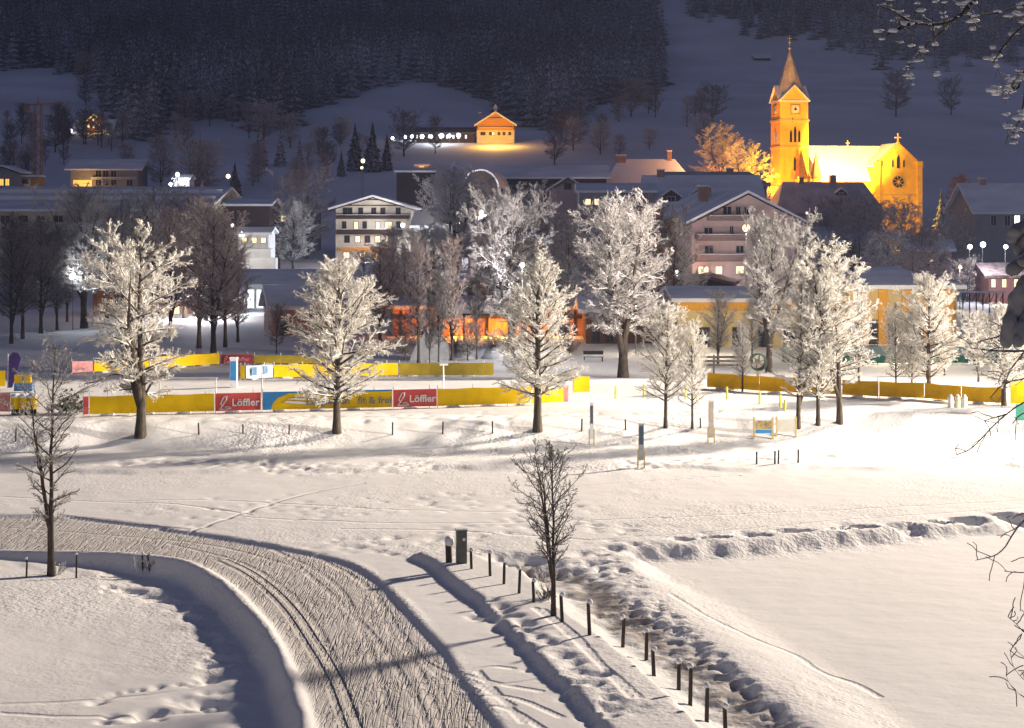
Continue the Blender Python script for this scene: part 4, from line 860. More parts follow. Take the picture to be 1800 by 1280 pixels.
MB().prism([(gx0, 0), (gx1, 0), (gx1, ge), (gc, gr_-.35), (gx0, ge)], 'y', gy0, gy0+10).build('transept', W_OCH, ch)
MB().prism([(gx0-.35, ge-.3), (gc, gr_-.32), (gx1+.35, ge-.3), (gx1+.35, ge+.05), (gc, gr_+.05), (gx0-.35, ge+.05)], 'y', gy0+.3, gy0+10.2).build('transept_roof', M_SNOW, ch)
MB().prism([(gx0-.3, ge-.35), (gc, gr_-.4), (gx1+.3, ge-.35), (gx1+.3, ge+.15), (gc, gr_+.2), (gx0-.3, ge+.15)], 'y', gy0-.14, gy0+.28).build('gable_coping', W_OCH, ch)
for x in (gx0, gx1-.9): MB().box(x-.15, x+1.0, gy0-.55, gy0-.01, 0, ge-.5).box(x-.25, x+1.1, gy0-.65, gy0-.01, ge-.48, ge+.9).build('buttress', W_OCH, ch)
MB().box(gx0+.9, gx1-1.1, gy0-.2, gy0-.01, cz(344), cz(344)+.35).build('string_course', M_STONE, ch)
rw = MB().cyl((gc, gy0-.16, cz(320)), (gc, gy0-.005, cz(320)), 1.55, n=28).build('rose_window', M_STONE, ch)
MB().cyl((gc, gy0-.2, cz(320)), (gc, gy0-.163, cz(320)), 1.25, n=28).build('rose_glass', M_GLASS, rw)
b = MB()
for k in range(8): an = k*PI/4+.2; b.cyl((gc, gy0-.24, cz(320)), (gc+1.22*math.cos(an), gy0-.24, cz(320)+1.22*math.sin(an)), .06, n=5)
b.cyl((gc, gy0-.27, cz(320)), (gc, gy0-.205, cz(320)), .3, n=12).build('rose_tracery', W_OCH, rw)
lancet(gc, gy0-.03, cz(296), .62, 2.9); lancet(gc-1.3, gy0-.03, cz(294), .3, 1.7); lancet(gc+1.3, gy0-.03, cz(294), .3, 1.7)
def stone_cross(x, y, z, s, nm): MB().box(x-.13*s, x+.13*s, y-.12*s, y+.12*s, z, z+1.9*s).box(x-.55*s, x+.55*s, y-.11*s, y+.11*s, z+1.0*s, z+1.3*s).ball((x, y, z+1.95*s), .22*s).ball((x-.6*s, y, z+1.15*s), .2*s).ball((x+.6*s, y, z+1.15*s), .2*s).box(x-.3*s, x+.3*s, y-.3*s, y+.3*s, z-.3, z+.15).build(nm, M_STONE, ch)
stone_cross(gc, gy0+.1, gr_+.1, 1.0, 'gable_cross'); stone_cross(nx0+10.8, ny+nd/2, nr, .6, 'ridge_cross')
MB().box(nx1+.01, nx1+3.6, ny+3, ny+9.5, 0, cz(300)).build('choir', W_BRICK, ch)
MB().add([(nx1-.2, ny+2.6, cz(300)), (nx1+4, ny+2.6, cz(300)), (nx1+4, ny+10, cz(300)), (nx1-.2, ny+10, cz(300)), (nx1, ny+6.2, cz(272))], [(0, 1, 4), (1, 2, 4), (2, 3, 4), (0, 3, 2, 1), (3, 0, 4)]).build('choir_roof', M_ROOF, ch)
M_BRROOF = mat('brown_shingle', (.24, .12, .07), .8, .15, 2)
for x, wd, zt, yb in ((1.2, 2.2, 262, -2.2), (4.4, 1.7, 266, -2.6)):
    MB().box(x-wd*.45, x+wd*.45, yb, yb+2.1, 0, cz(315)).build('porch', W_OCH, ch)
    MB().add([(x-wd/2-.1, yb-.3, cz(315)+.01), (x+wd/2+.1, yb-.3, cz(315)+.01), (x+wd/2+.1, yb+2.3, cz(315)+.01), (x-wd/2-.1, yb+2.3, cz(315)+.01), (x, yb+1, cz(zt))], [(0, 1, 4), (1, 2, 4), (2, 3, 4), (3, 0, 4), (0, 3, 2, 1)]).build('porch_roof', M_BRROOF, ch)
ORG = (1, .53, .02)
light('church_flood_tower', (WX(1372, 355), 355, 19.5), 14000, ORG, .3)
light('church_flood_nave', (WX(1484, 360), 360, 20), 170000, (1, .56, .13), .3, (WX(1486, 376), 376, 25), 74, .6); light('church_flood_nave_side', (WX(1450, 364), 364, 16), 2500, ORG, .3)
light('church_flood_gable', (WX(1535, 352), 354, 17), 13500, ORG, .3)
light('church_flood_spire', (WX(1410, 352), 352, 27), 20000, (1, .48, .12), .3, (cx, CY+3, 44), 50, .5)
light('church_flood_tree', (WX(1322, 372), 372, 11), 42000, (1, .25, .05), .3)

# presbytery and village roofs
h = House('presbytery', 'grey-roofed presbytery with two chimneys standing right in front of the church', 'house', 1368, 1552, 345, 372, 320, 12, 'x', 4, W_GREY, mat('grey_roof', (.46, .44, .47), .85, .12, .4, .02), .6, hip=2.2)
h.chimney(1420, 1.2, 1.0); h.chimney(1477, 1.6, 1.3); h.dormer(1486, 332, 346, 18)
for px in (1400, 1440, 1480, 1520): h.win(px, 380, 392, 9)
h = House('grey_house', 'grey house with a big snowy gable roof at the right edge', 'house', 1712, 1850, 300, 372, 322, 12, 'x', 8, W_GREY, M_ROOF, .8); h.chimney(1750, 1.1, 1.0)
for px, k in [(1745, 'dark'), (1770, 'dark'), (1788, 'c')]: h.win(px, 378, 398, 12, k)
h = House('hip_roofed_inn', 'large inn with an orange-tinted hipped snow roof and two chimneys', 'house', 1062, 1222, 350, 330, 280, 14, 'x', 0, W_CREAM, M_SNOW, .8, hip=3.5); h.chimney(1095, 1.1, 2.0); h.chimney(1182, 2.0, .9)
for px in (1085, 1115, 1145, 1175): h.win(px, 332, 344, 9)
light('inn_roof_glow', (WX(1240, 352), 352, WZ(262, 352)), 5500, (1, .42, .16), .4)
h = House('long_roofed_house', 'long snow-roofed house with a dark facade left of the orange-tinted roof', 'house', 872, 1066, 345, 312, 291, 9, 'x', 0, W_DARK, M_ROOF, .8)
for px in (890, 925, 1000, 1035): h.win(px, 318, 329, 8, 'dark', M_FRAMED)
h = House('cross_gabled_house', 'small house with a snowy front gable and one dark attic window', 'house', 968, 1028, 315, 332, 309, 9, 'y', 0, W_PINK, M_ROOF, .8, trim=M_DARKW); h.win(998, 322, 334, 13, 'dark', M_FRAMED)
h = House('flat_roofed_house', 'house with a low snow roof and two yellow-lit windows behind the spreading tree', 'house', 1018, 1150, 290, 338, 322, 10, 'x', 0, W_GREY, M_ROOF, .5)
for px in (1034, 1049): h.win(px, 349, 361, 10, 'w')
for px in (1075, 1098, 1122): h.win(px, 349, 361, 10)
h = House('dormered_house', 'house with a broad snow roof and two dark gabled dormers beside the gabled hotel', 'house', 1142, 1340, 290, 360, 308, 15, 'x', 0, W_GREY, M_ROOF, .8); h.dormer(1180, 334, 358, 32, 'dark', W_DARK); h.dormer(1226, 334, 354, 26, 'dark', W_DARK); h.chimney(1168, 1.2, 1.2)
h = House('dark_ridge_house', 'dark slate-roofed house directly below the orange tree', 'house', 1150, 1348, 322, 326, 302, 12, 'x', 0, W_GREY, mat('grey_roof', (.46, .44, .47)), .7, hip=2.5); h.chimney(1290, .9, 1.2)
h = House('pale_roofed_house', 'house with a pale snow roof between the timber barn and the balconied hotel', 'house', 728, 800, 300, 398, 372, 9, 'x', -6, W_CREAM, M_SNOW, .7)
for px, k in [(742, 'w'), (762, 'dark'), (784, 'dark')]: h.win(px, 406, 418, 10, k)
h = House('white_roofed_house', 'house with a bright snow roof behind the half-frosted tree', 'house', 838, 930, 295, 392, 362, 10, 'y', 10, W_PINK, M_SNOW, .8, trim=M_DARKW)
for px, k in [(862, 'dark'), (884, 'w'), (905, 'dark')]: h.win(px, 402, 415, 11, k)
h = House('small_gabled_house', 'small snow-roofed gabled house left of the balconied hotel', 'house', 478, 545, 340, 372, 352, 9, 'y', -8, W_GREY, M_SNOW, .7, trim=M_DARKW)
for px, k in [(498, 'w'), (520, 'dark')]: h.win(px, 378, 390, 10, k)
h = House('wide_roofed_house', 'wide house with a pale roof below the presbytery', 'house', 1430, 1530, 300, 425, 398, 11, 'x', 6, W_CREAM, M_SNOW, .7)
for px, k in [(1450, 'dark'), (1475, 'w'), (1502, 'dark')]: h.win(px, 432, 446, 11, k)
h = House('right_village_house', 'pink-walled house with a pale roof between the church and the grey house', 'house', 1600, 1672, 270, 440, 415, 9, 'x', -4, W_PINK, M_SNOW, .7)
for px, k in [(1616, 'dark'), (1636, 'w'), (1656, 'dark')]: h.win(px, 448, 462, 11, k)
h = House('timber_barn', 'tall dark timber barn with a snowy roof edge behind the left village', 'barn', 697, 762, 345, 303, 296, 9, 'x', 0, W_DARK, M_ROOF, .5)
bn = thing('round_roofed_barn', 'barn with a rounded snow-covered roof right of the timber barn', 'barn', (WX(845, 335), 335, Hs(WX(845, 335), 335)-.5), math.radians(-12))
zt = WZ(297, 335)-Hs(WX(845, 335), 335)+.5
pr = [(3.8*math.cos(PI*k/10), zt-3.6+3.6*math.sin(PI*k/10)) for k in range(11)]
MB().prism([(3.6, 0)]+[(x*.95, z-.05) for x, z in pr]+[(-3.6, 0)], 'y', 0, 8).build('wall', W_DARK, bn)
MB().prism(pr+[(x*.93, z-.3) for x, z in pr[::-1]], 'y', -.5, 8.4).build('roof', M_ROOF, bn)

# upper left: hall roofs, modern house, chalet, farmhouse
h = House('long_flat_hall', 'long hall with a wide flat snow-covered roof behind the left-hand trees', 'hall', -60, 362, 285, 371, 328, 46, 'x', 0, wall_mat('pale_yellow_plaster', (.55, .50, .36)), M_ROOF, .6, base=.5)
for i in range(11): h.win(10+i*31, 378, 392, 18, 'dark')
for yy, zz in ((9, 3.2), (16, 5)): MB().box(-h.w/2, h.w/2, yy, yy+.5, h.ze+yy*(h.zr-h.ze)/(h.d/2)+.40, h.ze+yy*(h.zr-h.ze)/(h.d/2)+1.0).build('roof_ridge', M_SNOW, h.r)
h = House('low_shed', 'low dark shed with a flat snow roof right of the long hall', 'shed', 386, 474, 300, 362, 348, 14, 'x', 0, W_DARK, M_ROOF, .5)
h = House('modern_house', 'modern house with a broad overhanging snow roof, glass front and an orange-lit ground floor', 'house', 124, 242, 440, 297, 280, 12, 'x', 0, W_GREY, M_ROOF, 1.4)
for px, k in [(173, 'dark'), (186, 'dark'), (200, 'dark')]: h.win(px, 299, 327, 11, k)
h.win(145, 316, 329, 34, 'o', bars=False); h.win(152, 322, 331, 12, 'w', bars=False); h.win(228, 314, 328, 12, 'dark'); h.balcony(162, 240, 312, 316, M_FRAME)
light('modern_house_lamp', (WX(150, 436), 436, WZ(322, 436)), 700, (1, .5, .12), .2)
h = House('edge_house', 'small gabled house with two orange windows at the left edge', 'house', -25, 34, 400, 303, 290, 8, 'y', 0, W_GREY, M_ROOF, .7, trim=M_DARKW)
for px in (3, 13): h.win(px, 314, 327, 8, 'o')
h = House('low_garage', 'low wooden garage with a faint orange door beside the left-edge house', 'garage', 36, 66, 402, 311, 308, 6, 'x', 0, M_WOOD, M_ROOF, .4); h.win(45, 314, 324, 14, 'dark', bars=False)
h = House('chalet', 'small chalet on the dark slope with its gable outlined by yellow light', 'chalet', 130, 196, 575, 232, 210, 9, 'x', 0, W_DARK, M_ROOF, .8)
gb = MB().prism([(-2.9, 0), (2.9, 0), (2.9, 3.1), (0, 5.5), (-2.9, 3.1)], 'y', -2.4, 0).build('front_gable', M_WOOD, h.r, (1.0, 0, .5))
MB().prism([(-3.1, 2.7), (0, 5.3), (3.1, 2.7), (3.1, 3.1), (0, 5.75), (-3.1, 3.1)], 'y', -2.6, -2.42).build('glowing_bargeboard', glow('yellow_glow_trim', (1, .62, .10), 1.6), gb)  # the board itself emits, standing in for yellow lights along the gable
for x in (-1.8, 0, 1.8): window(gb, x, -2.42, .9, .9, 1.3, 'w', fm=M_FRAMED)
window(gb, 0, -2.42, 3.2, 1.0, 1.1, 'w', fm=M_FRAMED)
light('chalet_lamp', (WX(162, 569), 568, WZ(228, 569)), 500, (1, .6, .15), .2)
h = House('lit_farmhouse', 'floodlit golden farmhouse with timber upper floor and a small bell turret on the slope', 'farmhouse', 838, 904, 555, 219, 196, 13, 'y', 0, W_CREAM, M_ROOF, 1.0, trim=M_STONE)
w2 = h.w/2
MB().prism([(-w2+.02, h.z(229)), (w2-.02, h.z(229)), (w2-.02, h.ze-.02), (0, h.zr-.05), (-w2+.02, h.ze-.02)], 'y', -.12, -.01).build('timber_upper_floor', M_WOOD, h.r)
h.balcony(840, 902, 224, 229, M_WOOD, 1.0); h.balcony(850, 892, 209, 212, M_WOOD, .7)
for px, k in [(847, 'dark'), (851, 'dark'), (862, 'dark'), (867, 'w'), (877, 'dark'), (886, 'dark'), (896, 'dark')]: h.win(px, 232, 238, 5, k, M_FRAMED)
for px, k in [(849, 'w'), (865, 'dark'), (878, 'w'), (896, 'w')]: h.win(px, 217, 223, 6, k, M_FRAMED)
h.win(868, 202, 207, 6, 'w', M_FRAMED)
b = MB().box(-.5, .5, 1, 2, h.zr-.4, h.zr+1.4).build('bell_turret', W_CREAM, h.r); MB().add([(-.8, .7, h.zr+1.4), (.8, .7, h.zr+1.4), (.8, 2.3, h.zr+1.4), (-.8, 2.3, h.zr+1.4), (0, 1.5, h.zr+2.9)], [(0, 1, 4), (1, 2, 4), (2, 3, 4), (3, 0, 4), (0, 3, 2, 1)]).build('turret_roof', M_ROOF, b)
h.chimney(843, .3, .9)
light('farmhouse_flood', (WX(868, 545), 544.5, WZ(238, 545)), 7000, (1, .48, .05), .3); light('farmhouse_flood_side', (WX(905, 545), 545, WZ(238, 545)), 700, (1, .5, .15), .2)
h = House('lamp_lit_stable', 'long low dark stable with a row of bright white windows left of the farmhouse', 'stable', 732, 834, 556, 234, 224, 8, 'x', 0, W_DARK, mat('dark_roof', (.08, .08, .1)), .6)
for px in (733, 741, 755, 775, 786, 797, 806, 819): h.win(px, 237, 244, 6 if px in (741, 775, 806) else 4, 'c', M_FRAMED)
light('stable_lamp', (WX(770, 550), 550, WZ(238, 550)), 1200, (.85, .9, 1), .3)
ha = House('hay_hut', 'tiny hay hut alone on the snowy meadow left of the church spire', 'hut', 1326, 1354, 800, 102, 95, 9, 'x', 0, W_DARK, M_ROOF, .4, gy=107)
h = House('white_lit_hut', 'small hut flooded by white light on the left slope', 'hut', 305, 333, 400, 315, 307, 6, 'x', 0, W_WHITE, M_SNOW, .4); h.win(318, 317, 323, 16, 'c')
light('white_hut_lamp', (WX(312, 396), 394, WZ(312, 396)), 2500, (.9, .93, 1), .3)
h = House('orange_lit_hut', 'tiny hut with a warm orange glow above the timber barn', 'hut', 731, 752, 385, 292, 285, 5, 'x', 0, M_WOOD, M_ROOF, .4); h.win(741, 289, 295, 10, 'o'); light('orange_hut_lamp', (WX(746, 382), 381, WZ(286, 382)), 300, (1, .55, .25), .2)

# middle distance, left
h = House('snow_roofed_cottage', 'pinkish cottage with a snow roof, narrow gable to the left, behind the banners', 'cottage', 481, 592, 183, 540, 500, 6.5, 'x', 16, W_BRICK, M_ROOF, .6)
h.win(500, 565, 590, 14, 'dark', M_FRAMED); h.win(555, 562, 582, 12, 'dark', M_FRAMED)
fg = MB().prism([(-1.6, 0), (1.6, 0), (1.6, 1.2), (0, 2.5), (-1.6, 1.2)], 'y', -.6, 2).build('front_gable', W_BRICK, h.r, (2.6, 0, h.ze-1.0))
MB().prism([(-2, .9), (0, 2.5), (2, .9), (2, 1.2), (0, 2.85), (-2, 1.2)], 'y', -1, 2.2).build('gable_roof', M_ROOF, fg)
h = House('glazed_hall', 'low hall with a blue-white snow roof and a brightly lit glass front behind the cottage', 'hall', 412, 565, 225, 503, 473, 12, 'x', 0, W_WHITE, M_ROOF, .7)
for px in (425, 441, 457): h.win(px, 508, 545, 14, 'c', M_WHT)
for px in (480, 500, 520, 545): h.win(px, 508, 530, 14, 'dark', M_WHT)
light('glazed_hall_lamp', (WX(430, 216), 214, 2.6), 900, (.85, .95, 1), .3)
h = House('white_terrace_house', 'brightly lit cream terrace building with stepped snowy levels', 'house', 418, 472, 288, 412, 399, 8, 'x', 0, W_WHITE, M_SNOW, .6)
MB().box(-3.2, 3.4, -3.2, -.01, 0, h.z(437)).build('terrace', W_WHITE, h.r); MB().box(-3.6, 4.6, -6, -3.21, 0, h.z(452)).build('lower_terrace', W_WHITE, h.r)
for px in (430, 447, 463): h.win(px, 417, 428, 10, 'w')
light('terrace_lamp', (WX(432, 278), 276, WZ(410, 278)), 2600, (1, .93, .82), .2)
h = House('orange_kiosk', 'small orange-lit kiosk behind the pale grey tree on the left', 'kiosk', 163, 193, 215, 490, 478, 4, 'y', 0, W_ORANGE, M_ROOF, .4); h.win(180, 492, 508, 12, 'dark', M_FRAMED)
light('kiosk_lamp', (WX(178, 211), 210, 6), 260, (1, .4, .1), .2)
h = House('lit_long_house', 'low house with rosy lit wall half hidden behind the tallest frosted tree', 'house', 245, 412, 215, 528, 505, 8, 'x', 0, wall_mat('salmon_plaster', (.62, .36, .26)), M_ROOF, .6)
for px, k in [(275, 'dark'), (310, 'w'), (345, 'w'), (380, 'dark')]: h.win(px, 537, 553, 14, k)
light('long_house_lamp', (WX(352, 208), 206, 3.2), 900, (1, .7, .55), .2)
light('left_snow_lamp', (WX(130, 190), 190, 6.2), 1800, (.86, .92, 1), .2)
# snow making cloud / floodlit mound behind the left part of the centre
light('slope_flood', (WX(640, 292), 292, WZ(452, 292)), 12000, (.80, .87, 1), .4)
sm = MB()
xs_, n_ = np.linspace(-12, 12, 14), 0
tagv = []
gx_, gy_ = np.meshgrid(np.linspace(-11, 11, 30), np.linspace(-5, 5, 14)); gz_ = 3.6*np.exp(-(gx_/6.5)**2-(gy_/2.6)**2)+fbm(gx_*.5, gy_*.5, 3, 3)*.8-.3
idx = np.arange(30*14).reshape(14, 30); Q = np.stack([idx[:-1, :-1], idx[:-1, 1:], idx[1:, 1:], idx[1:, :-1]], -1).reshape(-1, 4)
mx_ = WX(655, 285); o = put('snow_mound', np_mesh('snow_mound', np.stack([gx_, gy_, gz_], -1).reshape(-1, 3), Q, M_SNOW, True), None, (mx_, 285, Hs(mx_, 285)))
tag(o, 'floodlit blue-white mound of machine-made snow below the balconied hotel', 'snow mound')

# restaurant with the orange glow
h = House('flat_roofed_annex', 'dark flat-roofed building with a bright snow rim above the orange restaurant', 'building', 640, 884, 222, 496, 490, 10, 'x', 0, W_DARK, M_SNOW, .3)
h = House('orange_restaurant', 'restaurant front glowing orange behind the dark trees', 'restaurant', 690, 1025, 182, 542, 520, 9, 'x', 0, W_ORANGE, M_ROOF, .7)
for px, k in [(745, 'dark'), (800, 'o'), (990, 'dark')]: h.win(px, 572, 590, 16, k, M_FRAMED)
for px in (705, 735, 770, 815, 855, 895, 935, 975, 1010): MB().box(h.u(px)-.12, h.u(px)+.12, -.16, -.01, 0, h.ze-.3).build('timber_post', M_DARKW, h.r)
MB().box(-h.w/2, h.w/2, -.2, -.165, h.z(560), h.z(554)).build('timber_beam', M_DARKW, h.r)
light('restaurant_lamp_a', (WX(810, 180.4), 180.4, 1.3), 750, (1, .38, .06), .2); light('restaurant_lamp_b', (WX(880, 179.5), 179.5, 1.2), 1100, (1, .48, .09), .2)
light('restaurant_lamp_c', (WX(970, 180), 180, 1.4), 650, (1, .38, .07), .2); light('restaurant_lamp_d', (WX(715, 180.5), 180.5, 1.8), 180, (1, .30, .05), .2)
sh = MB().prism([(-1.9, 0), (1.9, 0), (1.35, 1.6), (.5, 2.55), (-.4, 2.7), (-1.2, 1.7)], 'y', 0, 2.2).build('covered_stack', mat('grey_tarpaulin', (.30, .31, .33), .7, .1, 2, .05)); x_, y_, z_ = ground_at(757, 634); sh.location = (x_, y_, z_)
tag(sh, 'grey tarpaulin-covered heap between two dark trunks left of the orange glow', 'covered heap')
for px, py, rr, lab in ((842, 632, 2.2, 'snow heap glowing yellow in front of the restaurant, left one'), (905, 634, 3.0, 'snow heap glowing yellow in front of the restaurant, right one'), (960, 636, 2.4, 'snow heap behind the pointed white tree')):
    x_, y_, z_ = ground_at(px, py); o = MB().ball((0, 0, 0), rr, 16, 8, (1, .5, .42), .12).build('snow_heap', M_SNOW, None, (x_, y_+2, z_), smooth=True); tag(o, lab, 'snow heap')
for px, lab, rr in ((712, 'bare brown shrub lit orange, left of the covered heap', 1.3), (802, 'bare brown shrub lit orange, right of the two dark trunks', 1.1), (868, 'bare brown shrub before the brightest part of the orange glow', 1.4), (935, 'bare brown shrub left of the pointed white tree', 1.4), (1000, 'bare brown shrub at the right end of the restaurant', 1.3)):
    x_, y_, z_ = ground_at(px, 622); g_ = np.random.default_rng(px); n_ = 46; P_ = np.zeros((n_, 5, 3)); d_ = g_.normal(size=(n_, 3))*.55; d_[:, 2] = 1
    for k in range(1, 5): d_ = d_+g_.normal(size=(n_, 3))*.2; P_[:, k] = P_[:, k-1]+nrm(d_)*(rr*1.5/4*g_.uniform(.6, 1.1, n_))[:, None]
    R_ = np.full((n_, 5), .02); P2_, R2_ = grow(g_, P_, R_, 9, .2, 1, 45, .4, 3, rmin=.013)
    tag(put('bare_shrub', np_mesh('bare_shrub', *merge([tubes(P_, R_, 4), tubes(P2_, R2_, 3)]), M_FR_BR), None, (x_, y_, z_-.1)), lab, 'shrub')
aw = thing('timber_awning', 'dark timber awning on posts before the orange restaurant front', 'awning', (WX(850, 178), 178.5, 0))
MB().prism([(-2.2, 2.6), (2.4, 3.3), (2.4, 3.45), (-2.2, 2.75)], 'x', -4.6, 5.4).build('canopy', M_DARKW, aw); MB().prism([(-2.25, 2.755), (2.4, 3.455), (2.4, 3.7), (-2.25, 3.0)], 'x', -4.65, 5.45).build('snow_cover', M_SNOW, aw)
for k in range(5): MB().box(-4.5+k*2.45, -4.36+k*2.45, -2.1, -1.96, -.2, 2.6).build('post', M_DARKW, aw)
h = House('brown_lodge', 'dark brown wooden lodge behind the huge spreading tree', 'lodge', 1030, 1195, 172, 548, 522, 9, 'x', 0, W_BROWN, M_ROOF, .8)
for px, k in [(1048, 'dark'), (1072, 'dark'), (1150, 'dark')]: h.win(px, 575, 603, 16, k, M_FRAMED)
# yellow sports hall
h = House('yellow_hall_wing', 'low wing of the yellow sports hall with an orange band under its snow roof', 'hall', 1192, 1520, 168, 530, 503, 13, 'x', 0, W_YEL, M_ROOF, .7)
MB().box(-h.w/2-.03, h.w/2+.03, -.09, -.01, h.z(546), h.z(531)).build('orange_band', mat('orange_paint', (.85, .42, .05), .7, .05), h.r)
for px in (1235, 1300, 1345, 1390, 1440): h.win(px, 575, 612, 26, 'dark', M_FRAMED)
h = House('yellow_pavilion', 'tall yellow pavilion with a hipped snow roof, orange pillars and dark windows', 'pavilion', 1492, 1682, 163, 506, 468, 15, 'x', 0, W_YEL, M_ROOF, .8, hip=4.6)
for px in (1505, 1532, 1572, 1612, 1648): h.win(px, 562, 612, 22, 'dark', M_FRAMED)
for px in (1518, 1551, 1592, 1631, 1668): MB().box(h.u(px)-.42, h.u(px)+.42, -.35, -.01, 0, h.z(509)).build('pillar', mat('orange_paint', (.85, .42, .05), .7, .05), h.r)
light('pavilion_lamp', (WX(1590, 150), 151, 6.0), 2600, (1, .85, .62), .3); light('hall_lamp', (WX(1250, 155), 157, 5), 1300, (1, .85, .6), .3)
h = House('brown_roofed_shed', 'dark brown shed roof between the gabled hotel and the yellow hall', 'shed', 1182, 1285, 222, 500, 483, 8, 'y', -12, W_DARK, mat('brown_shingle', (.1, .05, .035)), .6)
h = House('pink_house', 'low pink house with lit windows at the right edge behind the pergola', 'house', 1738, 1860, 232, 487, 462, 9, 'x', 0, wall_mat('deep_pink_plaster', (.55, .30, .28)), mat('snow_patched_roof', (.32, .24, .24), .8, .35, 1.2), .7)
for px, k in [(1746, 'w'), (1765, 'w'), (1786, 'w')]: h.win(px, 490, 506, 9, k)
light('pink_house_lamp', (WX(1775, 226), 226, 5.5), 700, (1, .8, .72), .2)
p = thing('pergola', 'dark lattice pergola with snow on its beams below the pink house', 'pergola', (WX(1730, 205), 205, Hs(WX(1730, 205), 205)))
zz = WZ(517, 205)
for k in range(7): MB().box(-2.6+k*.8, -2.48+k*.8, 0, .12, 0, zz).build('post', M_DARKW, p)
b = MB()
for k in range(9): b.cyl((-2.6+k*.55, -.05, zz-1.1), (-2.1+k*.55, -.05, zz-.05), .05, n=4)
b.build('lattice', M_DARKW, p); MB().box(-2.8, 2.6, -.2, .3, zz, zz+.22).build('snowy_beam', M_SNOW, p)

# crane
cr = thing('tower_crane', 'faint brown lattice tower crane standing on the left slope', 'crane', (WX(67, 420), 420, Hs(WX(67, 420), 420)))
zt = WZ(184, 420)-Hs(WX(67, 420), 420); M_CR = mat('crane_paint', (.30, .13, .05), .6, .1, 2)
b = MB()
for x in (-.8, .8):
    for y in (-.8, .8): b.cyl((x, y, 0), (x, y, zt), .14, n=4)
k = 0
while k*1.7+1.7 < zt:
    s_ = 1 if k % 2 else -1; b.cyl((-.8*s_, -.8, k*1.7), (.8*s_, -.8, k*1.7+1.7), .1, n=4); b.cyl((-.8, .8*s_, k*1.7), (-.8, -.8*s_, k*1.7+1.7), .1, n=4); k += 1
b.build('mast', M_CR, cr); MB().cyl((-3, 0, zt), (6, 0, zt+.3), .22, n=4).cyl((0, 0, zt), (0, 0, zt+2), .2, .08, n=4).box(-3.4, -2.2, -.6, .6, zt-1.4, zt-.2).build('jib', M_CR, cr)

# ------------------------------------------------------------------ street lamps
def lamp(px, py, Y, label, r=.2, warm=False, hgt=None, pw=0):
    x, z = WX(px, Y), WZ(py, Y); g = Hs(x, Y); t = thing('street_lamp', label, 'street lamp', (x, Y, g), 0, 'street lamps in the village'); hh = max(z-g, .8)
    MB().cyl((0, .25, -.2), (0, .25, hh+.15), .07, .05, 8).cyl((0, .25, hh+.12), (0, 0, hh+.16), .04, n=6).build('pole', M_METAL, t); MB().ball((0, 0, hh), r, 12, 8).build('lamp_globe', M_BULBW if warm else M_BULB, t, smooth=True)
    if pw: light('street_lamp_light', (x, Y-r-.25, g+hh-r*.4), pw*2.2, (1, .8, .6) if warm else (.95, .93, 1), .08)
for a in [(127, 487, 190, 'blue-white street lamp left of the pale grey tree', .3), (354, 522, 205, 'white lamp behind the reddish-brown tree', .3, False, None, 1500), (408, 397, 290, 'upper left lamp of the two above the white terrace', .36), (425, 412, 288, 'lower right lamp of the two above the white terrace', .42),
          (708, 396, 320, 'blue-white lamp at the right corner of the balconied hotel', .4, False, None, 1200), (918, 466, 150, 'small white lamp shining through the pointed white tree', .22, False, None, 700), (1190, 480, 240, 'bright rosy lamp at the foot of the gabled hotel', .42, False, None, 1500),
          (1705, 434, 235, 'left lamp of the three white lamps at the right edge', .33), (1728, 430, 238, 'middle lamp of the three white lamps at the right edge', .38), (1768, 434, 232, 'right lamp of the three white lamps at the right edge', .3),
          (312, 307, 392, 'brightest lamp at the white lit hut', .5), (300, 324, 392, 'lower lamp left of the white lit hut', .45), (815, 358, 330, 'tiny white lamp left of the warm globe lamp', .2, False, None, 1500), (124, 234, 570, 'white lamp left of the lit chalet', .7), (806, 238, 552, 'white lamp on the stable wall, nearest the farmhouse', .7), (690, 243, 560, 'leftmost white lamp of the row leading to the farmhouse', .5), (712, 241, 560, 'second white lamp of the row leading to the farmhouse', .55), (724, 240, 560, 'third white lamp of the row leading to the farmhouse', .6), (742, 240, 553, 'fourth white lamp of the row leading to the farmhouse', .65), (757, 240, 553, 'fifth white lamp of the row leading to the farmhouse', .75), (776, 239, 553, 'sixth white lamp of the row leading to the farmhouse', .8), (790, 239, 553, 'seventh white lamp of the row leading to the farmhouse', .6)]: lamp(*a)
for a in [(846, 374, 300, 'large warm globe lamp behind the half-frosted tree', .5, True, None, 1500), (788, 358, 330, 'tiny warm lamp in front of the grey tree', .25, True), (638, 283, 395, 'upper warm lamp at the foot of the dark spruces', .45, True), (636, 295, 390, 'lower warm lamp at the foot of the dark spruces', .3, True),
          (1312, 401, 200, 'warm round lamp in front of the gabled hotel', .45, True, None, 900), (184, 234, 568, 'yellow lamp right of the lit chalet', .6, True), (401, 310, 410, 'orange lamp by the low dark spruce', .5, True), (1418, 375, 330, 'tiny rosy lamp before the presbytery', .2, True), (1118, 536, 160, 'small warm lamp at the trunk of the huge spreading tree', .16, True, None, 250), (1108, 508, 200, 'small rosy lamp above the brown lodge', .22, True, None, 300), (895, 500, 176, 'small warm lamp above the orange restaurant', .18, True, None, 200), (1152, 432, 235, 'yellowish lamp left of the gabled hotel', .3, True, None, 400), (1688, 470, 215, 'small warm lamp left of the pink house', .2, True, None, 300), (236, 470, 220, 'small warm lamp between the left-hand trees', .22, True, None, 300)]: lamp(*a)
light('right_lamps_glow', (WX(1730, 232), 231, WZ(438, 232)), 2600, (.9, .92, 1), .3)
light('globe_lamp_glow', (WX(846, 296), 295, WZ(378, 296)), 500, (1, .8, .6), .3)

